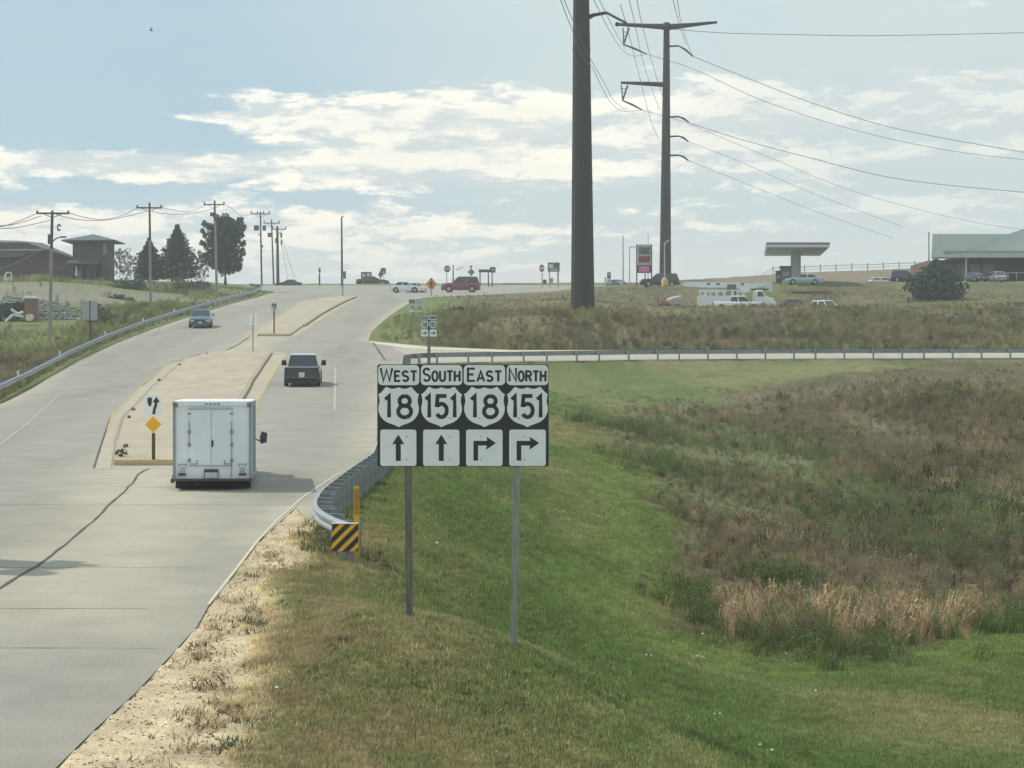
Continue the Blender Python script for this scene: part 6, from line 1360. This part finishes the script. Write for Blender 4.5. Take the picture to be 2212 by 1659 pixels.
# tall weeds of the field below the ramp
def species(p,rg):
    a=fbm(p[:,0]*.16,p[:,1]*.09,501); r=rg.random(len(p)); k=np.where(r<sstep(a,.42,.58),1,0); k=np.where(rg.random(len(p))<.14,2,k); return k*4+rg.integers(0,4,len(p))
def weedcol(x,y,c,rg):
    n=len(x); j=rg.uniform(.72,1.35,(n,1))*1.5; c=c*j; r=rg.random(n); pl=fbm(x*.3,y*.2,301); hi=r<.10+.25*(pl>.55); c[hi]=np.array(C(178,158,122))*rg.uniform(.65,1.2,(hi.sum(),1)); dk=(r>.90); c[dk]=np.array(C(76,68,50)); return np.clip(c*1.05,0,1)
x,y,rg=sample(70000,lambda y:np.full_like(y,1.),wr_,44,156,4,1.05)
sd=poly_sd(x,y,ROAD); k=(sd>1.2); p,sd,c,w,g=finish(x,y,k); nn=fbm(p[:,0]*.25,p[:,1]*.14,55); k=(rg.random(len(p))<w*(.05+1.0*nn)*(1-.45*sstep(p[:,1],120,146))); p,c,nn=p[k],c[k],nn[k]
ed=-poly_sd(p[:,0],p[:,1],Z_WEED); s=rg.uniform(.35,1.2,len(p))*(.22+1.25*nn)*(1-.75*sstep(p[:,1],118,146))*(.62+.38*sstep(ed,0,5))*(.6+.4*sstep(p[:,0],12,22))
scatter('tall_weeds','brown and green tall weeds filling the hollow below the ramp','weeds','mixed_weed',p,s,weedcol(p[:,0],p[:,1],c,rg),4,idx=species(p,rg))
# hillside beyond the ramp
x,y,rg=sample(60000,lambda y:np.full_like(y,-12.),wr_,165,278,5,1.0)
sd=poly_sd(x,y,ROAD); k=(sd>.8)&~((y>262)&(x>20)); p,sd,c,w,g=finish(x,y,k); nn=fbm(p[:,0]*.12,p[:,1]*.07,65); lawn=sstep(p[:,0],-4.,-8.)
k=(rg.random(len(p))<(.08+.75*nn)*(1-.85*lawn)*(1-.6*sstep(p[:,1],205,250))); p,c,nn=p[k],c[k],nn[k]
s=rg.uniform(.4,1.1,len(p))*(.30+.85*nn)*(1.1-.62*sstep(p[:,1],190,236))
scatter('hillside_weeds','tall dry weeds on the hill beyond the ramp','weeds','mixed_weed',p,s,weedcol(p[:,0],p[:,1],c,rg),5,idx=species(p,rg))
# left bank outside the guardrail
x,y,rg=sample(52000,wl,lambda y:np.full_like(y,-24.5),88,290,6,1.0)
sd=poly_sd(x,y,ROAD); p0=(y>214)&(y<262)&(x<-38); k=(sd>.7)&(x<-25)&~((p0)&(rg.random(len(x))<.97))&~((y>196)&(y<216)&(x<-39)); p,sd,c,w,g=finish(x,y,k); nn=fbm(p[:,0]*.15,p[:,1]*.08,75)
lawn=sstep(p[:,1],262,280); k=(rg.random(len(p))<(.1+.8*nn)*(1-.92*lawn)); p,c,nn,sd=p[k],c[k],nn[k],sd[k]
s=rg.uniform(.4,1.1,len(p))*(.30+.9*nn)*(.7+.3*sstep(sd,.6,3.))
scatter('roadside_brush','rough brown brush on the bank left of the guardrail','weeds','mixed_weed',p,s,weedcol(p[:,0],p[:,1],c,rg),6,idx=species(p,rg))
# feathery tan grass standing in front of the hollow
PL=GP([(1560,1340),(1600,1385),(1760,1405),(1960,1390),(2080,1345),(2000,1330),(1800,1330),(1650,1330)])
cx,cy=PL.mean(0)
rg=np.random.default_rng(7); n=1250; x=rg.uniform(PL[:,0].min()-.5,PL[:,0].max()+1,n); y=rg.uniform(PL[:,1].min(),PL[:,1].max()+3.,n); nn=fbm(x*.7,y*.6,91); k=(poly_sd(x,y,PL)+(nn-.5)*4<.7)&(rg.random(n)<.05+1.1*nn)
p,sd,c,w,g=finish(x,y,k); c=np.array(C(190,166,132))[None]*rg.uniform(.55,1.3,(len(p),1)); nn=nn[k]; gq=rg.random(len(p))<.22; c[gq]=np.array(C(120,126,82))*1.1
scatter('feather_grass','tan feathery grass stand in front of the weedy hollow','tall grass','plume_grass',p,rg.uniform(.3,1.15,len(p))*(.35+.8*nn),np.clip(c*1.1,0,1),7,.40)
# leafy green growth around the tan grass
rg=np.random.default_rng(17); q=[]
for u,v,au,n_ in ((1706,1270,1.1,95),(1668,1262,.7,40),(1560,1345,1.1,80),(1515,1300,.6,40),(1640,1392,1.6,60),(1820,1408,2.0,60),(2120,1350,2.,60),(2060,1200,3.,120),(1350,930,2.,60),(1420,1020,2.,60)):
    c0=G(u,v); q.append(np.stack([c0.x+rg.normal(0,au*.55,n_),c0.y+rg.normal(0,au*.9,n_)],1))
q=np.concatenate(q); p,sd,c,w,g=finish(q[:,0],q[:,1],np.ones(len(q),bool)); c=np.array(C(108,122,70))[None]*rg.uniform(.65,1.35,(len(p),1))
scatter('leafy_weeds','leafy green weeds growing around the tan feathery grass','weeds','mixed_weed',p,rg.uniform(.35,1.25,len(p)),c,17,.25,idx=4+rg.integers(0,4,len(p)))
# darker tufts at the guardrail nose and along the rail foot
rg=np.random.default_rng(8); n=260; t=rg.random(n); i=(t*10).astype(int); R_=np.array(RAIL_R); f=t*10-i; x=R_[i,0]*(1-f)+R_[i+1,0]*f+rg.uniform(-.5,.9,n); y=R_[i,1]*(1-f)+R_[i+1,1]*f+rg.uniform(-.5,.5,n)
k=(poly_sd(x,y,ROAD)>.1)&(y<60); p,sd,c,w,g=finish(x,y,k); c=np.array(C(112,112,74))[None]*rg.uniform(.6,1.2,(len(p),1))
scatter('rail_foot_grass','longer grass around the striped end of the guardrail','grass','rough_tuft',p,rg.uniform(.6,1.5,len(p)),c,8,.25)
# small white flowers in the turf
rg=np.random.default_rng(9); fl=[(1508,1425),(1516,1427),(1518,1430),(1541,1552),(1556,1552),(1548,1567),(1640,1622),(1665,1632),(1517,1380),(1395,1424),(1404,1425),(1390,1423),(1826,1385),(1833,1388),(1858,1398),(1875,1396),(2060,1372),(2120,1340),(2185,1322),(2200,1310),(2160,1350),(1700,1420),(1760,1500),(946,1185),(597,1500),(2010,1380),(2090,1360)]
mb=MB(); ms=mat('white_petals',C(236,236,222),.7)
for i,(u,v) in enumerate(fl):
    p=G(u,v); o=empty('flower',p); tag(o,'tiny white flower head in the mown turf','flower','white flower heads dotted in the turf')
    if i==0:
        st=MB().rod((0,0,0),(0,0,.16),.006,n=5).build('stem',mat('flower_stem',C(96,116,60)),o); q=MB().loft([[(.05*s_*math.cos(a),.05*s_*math.sin(a),z_) for a in np.linspace(0,5.4,7)] for s_,z_ in ((.4,.14),(1,.165),(.7,.19),(.1,.20))]).build('petals',ms,o); sm,qm=st.data,q.data
    else: link_mesh('stem',sm,o); link_mesh('petals',qm,o)
    o.rotation_euler=(rg.uniform(-.3,.3),rg.uniform(-.3,.3),0); o.scale=(.55,)*3 if v>1400 else (.75,)*3
# pale dead branches caught in the weeds
M_DB=mat('bleached_twig',C(190,186,168),.8)
def branch(label,u,v,wpx,hpx,seed):
    p=G(u,v); k=F/p.y; rnd=random.Random(seed); o=empty('dead_branch',p); tag(o,label,'branch')
    for i in range(7):
        x=(i/6-.5)*wpx/k*.8; dx=rnd.uniform(-.45,.45); hh=hpx/k*rnd.uniform(.4,1.)+.35; MB().tube([(x,0,.1),(x+dx*.3,-.1,hh*.5),(x+dx*.6,-.15,hh*.8),(x+dx*1.4,-.2,hh*rnd.uniform(.8,1.05))],[.018,.016,.014,.006],4).build('twig',M_DB,o)
branch('bleached pale branches standing in the middle of the weedy hollow',1598,1125,34,16,1)
branch('pale broken stalks caught in the weeds at the right',1935,985,30,14,2)
branch('short pale twigs at the edge of the mown slope',1428,1062,18,6,3)
rg=np.random.default_rng(12); ps=[]
for u,v,a,b_ in ((778,1341,.35,.2),(692,1476,.32,.22),(560,1560,.5,.25),(740,1393,.3,.15),(520,1620,.3,.2),(800,1195,.4,.15),(1060,1560,.3,.3),(900,1480,.3,.2),(620,1310,.3,.2),(690,1228,.5,.2),(545,1350,.25,.2)):
    q=G(u,v); m_=34; ps.append(np.stack([q.x+rg.normal(0,a*.5,m_),q.y+rg.normal(0,b_*1.3,m_)],1))
ps=np.concatenate(ps); p,sd,c,w,g=finish(ps[:,0],ps[:,1],np.ones(len(ps),bool)); c=np.array(C(72,88,56))[None]*rg.uniform(.7,1.3,(len(p),1))
scatter('broadleaf_weeds','small dark green weed patches in the dry turf by the verge','weeds','rough_tuft',p,rg.uniform(.3,.7,len(p)),c,12,.4)
# ------------------------------------------------------------ air
def haze():
    mb=MB(); mb.box((0,400,12),(1240,1120,64))
    o=mb.build('haze',MATS.setdefault('haze_air',bpy.data.materials.new('haze_air'))); m=o.data.materials[0]; m.use_nodes=True; N=m.node_tree.nodes; N.remove(N['Principled BSDF'])
    v=N.new('ShaderNodeVolumePrincipled'); v.inputs['Color'].default_value=(.95,.97,.99,1); v.inputs['Density'].default_value=.0006; v.inputs['Anisotropy'].default_value=.3
    m.node_tree.links.new(v.outputs[0],N['Material Output'].inputs['Volume']); tag(o,kind='stuff')
HAZE=True
if HAZE: haze()
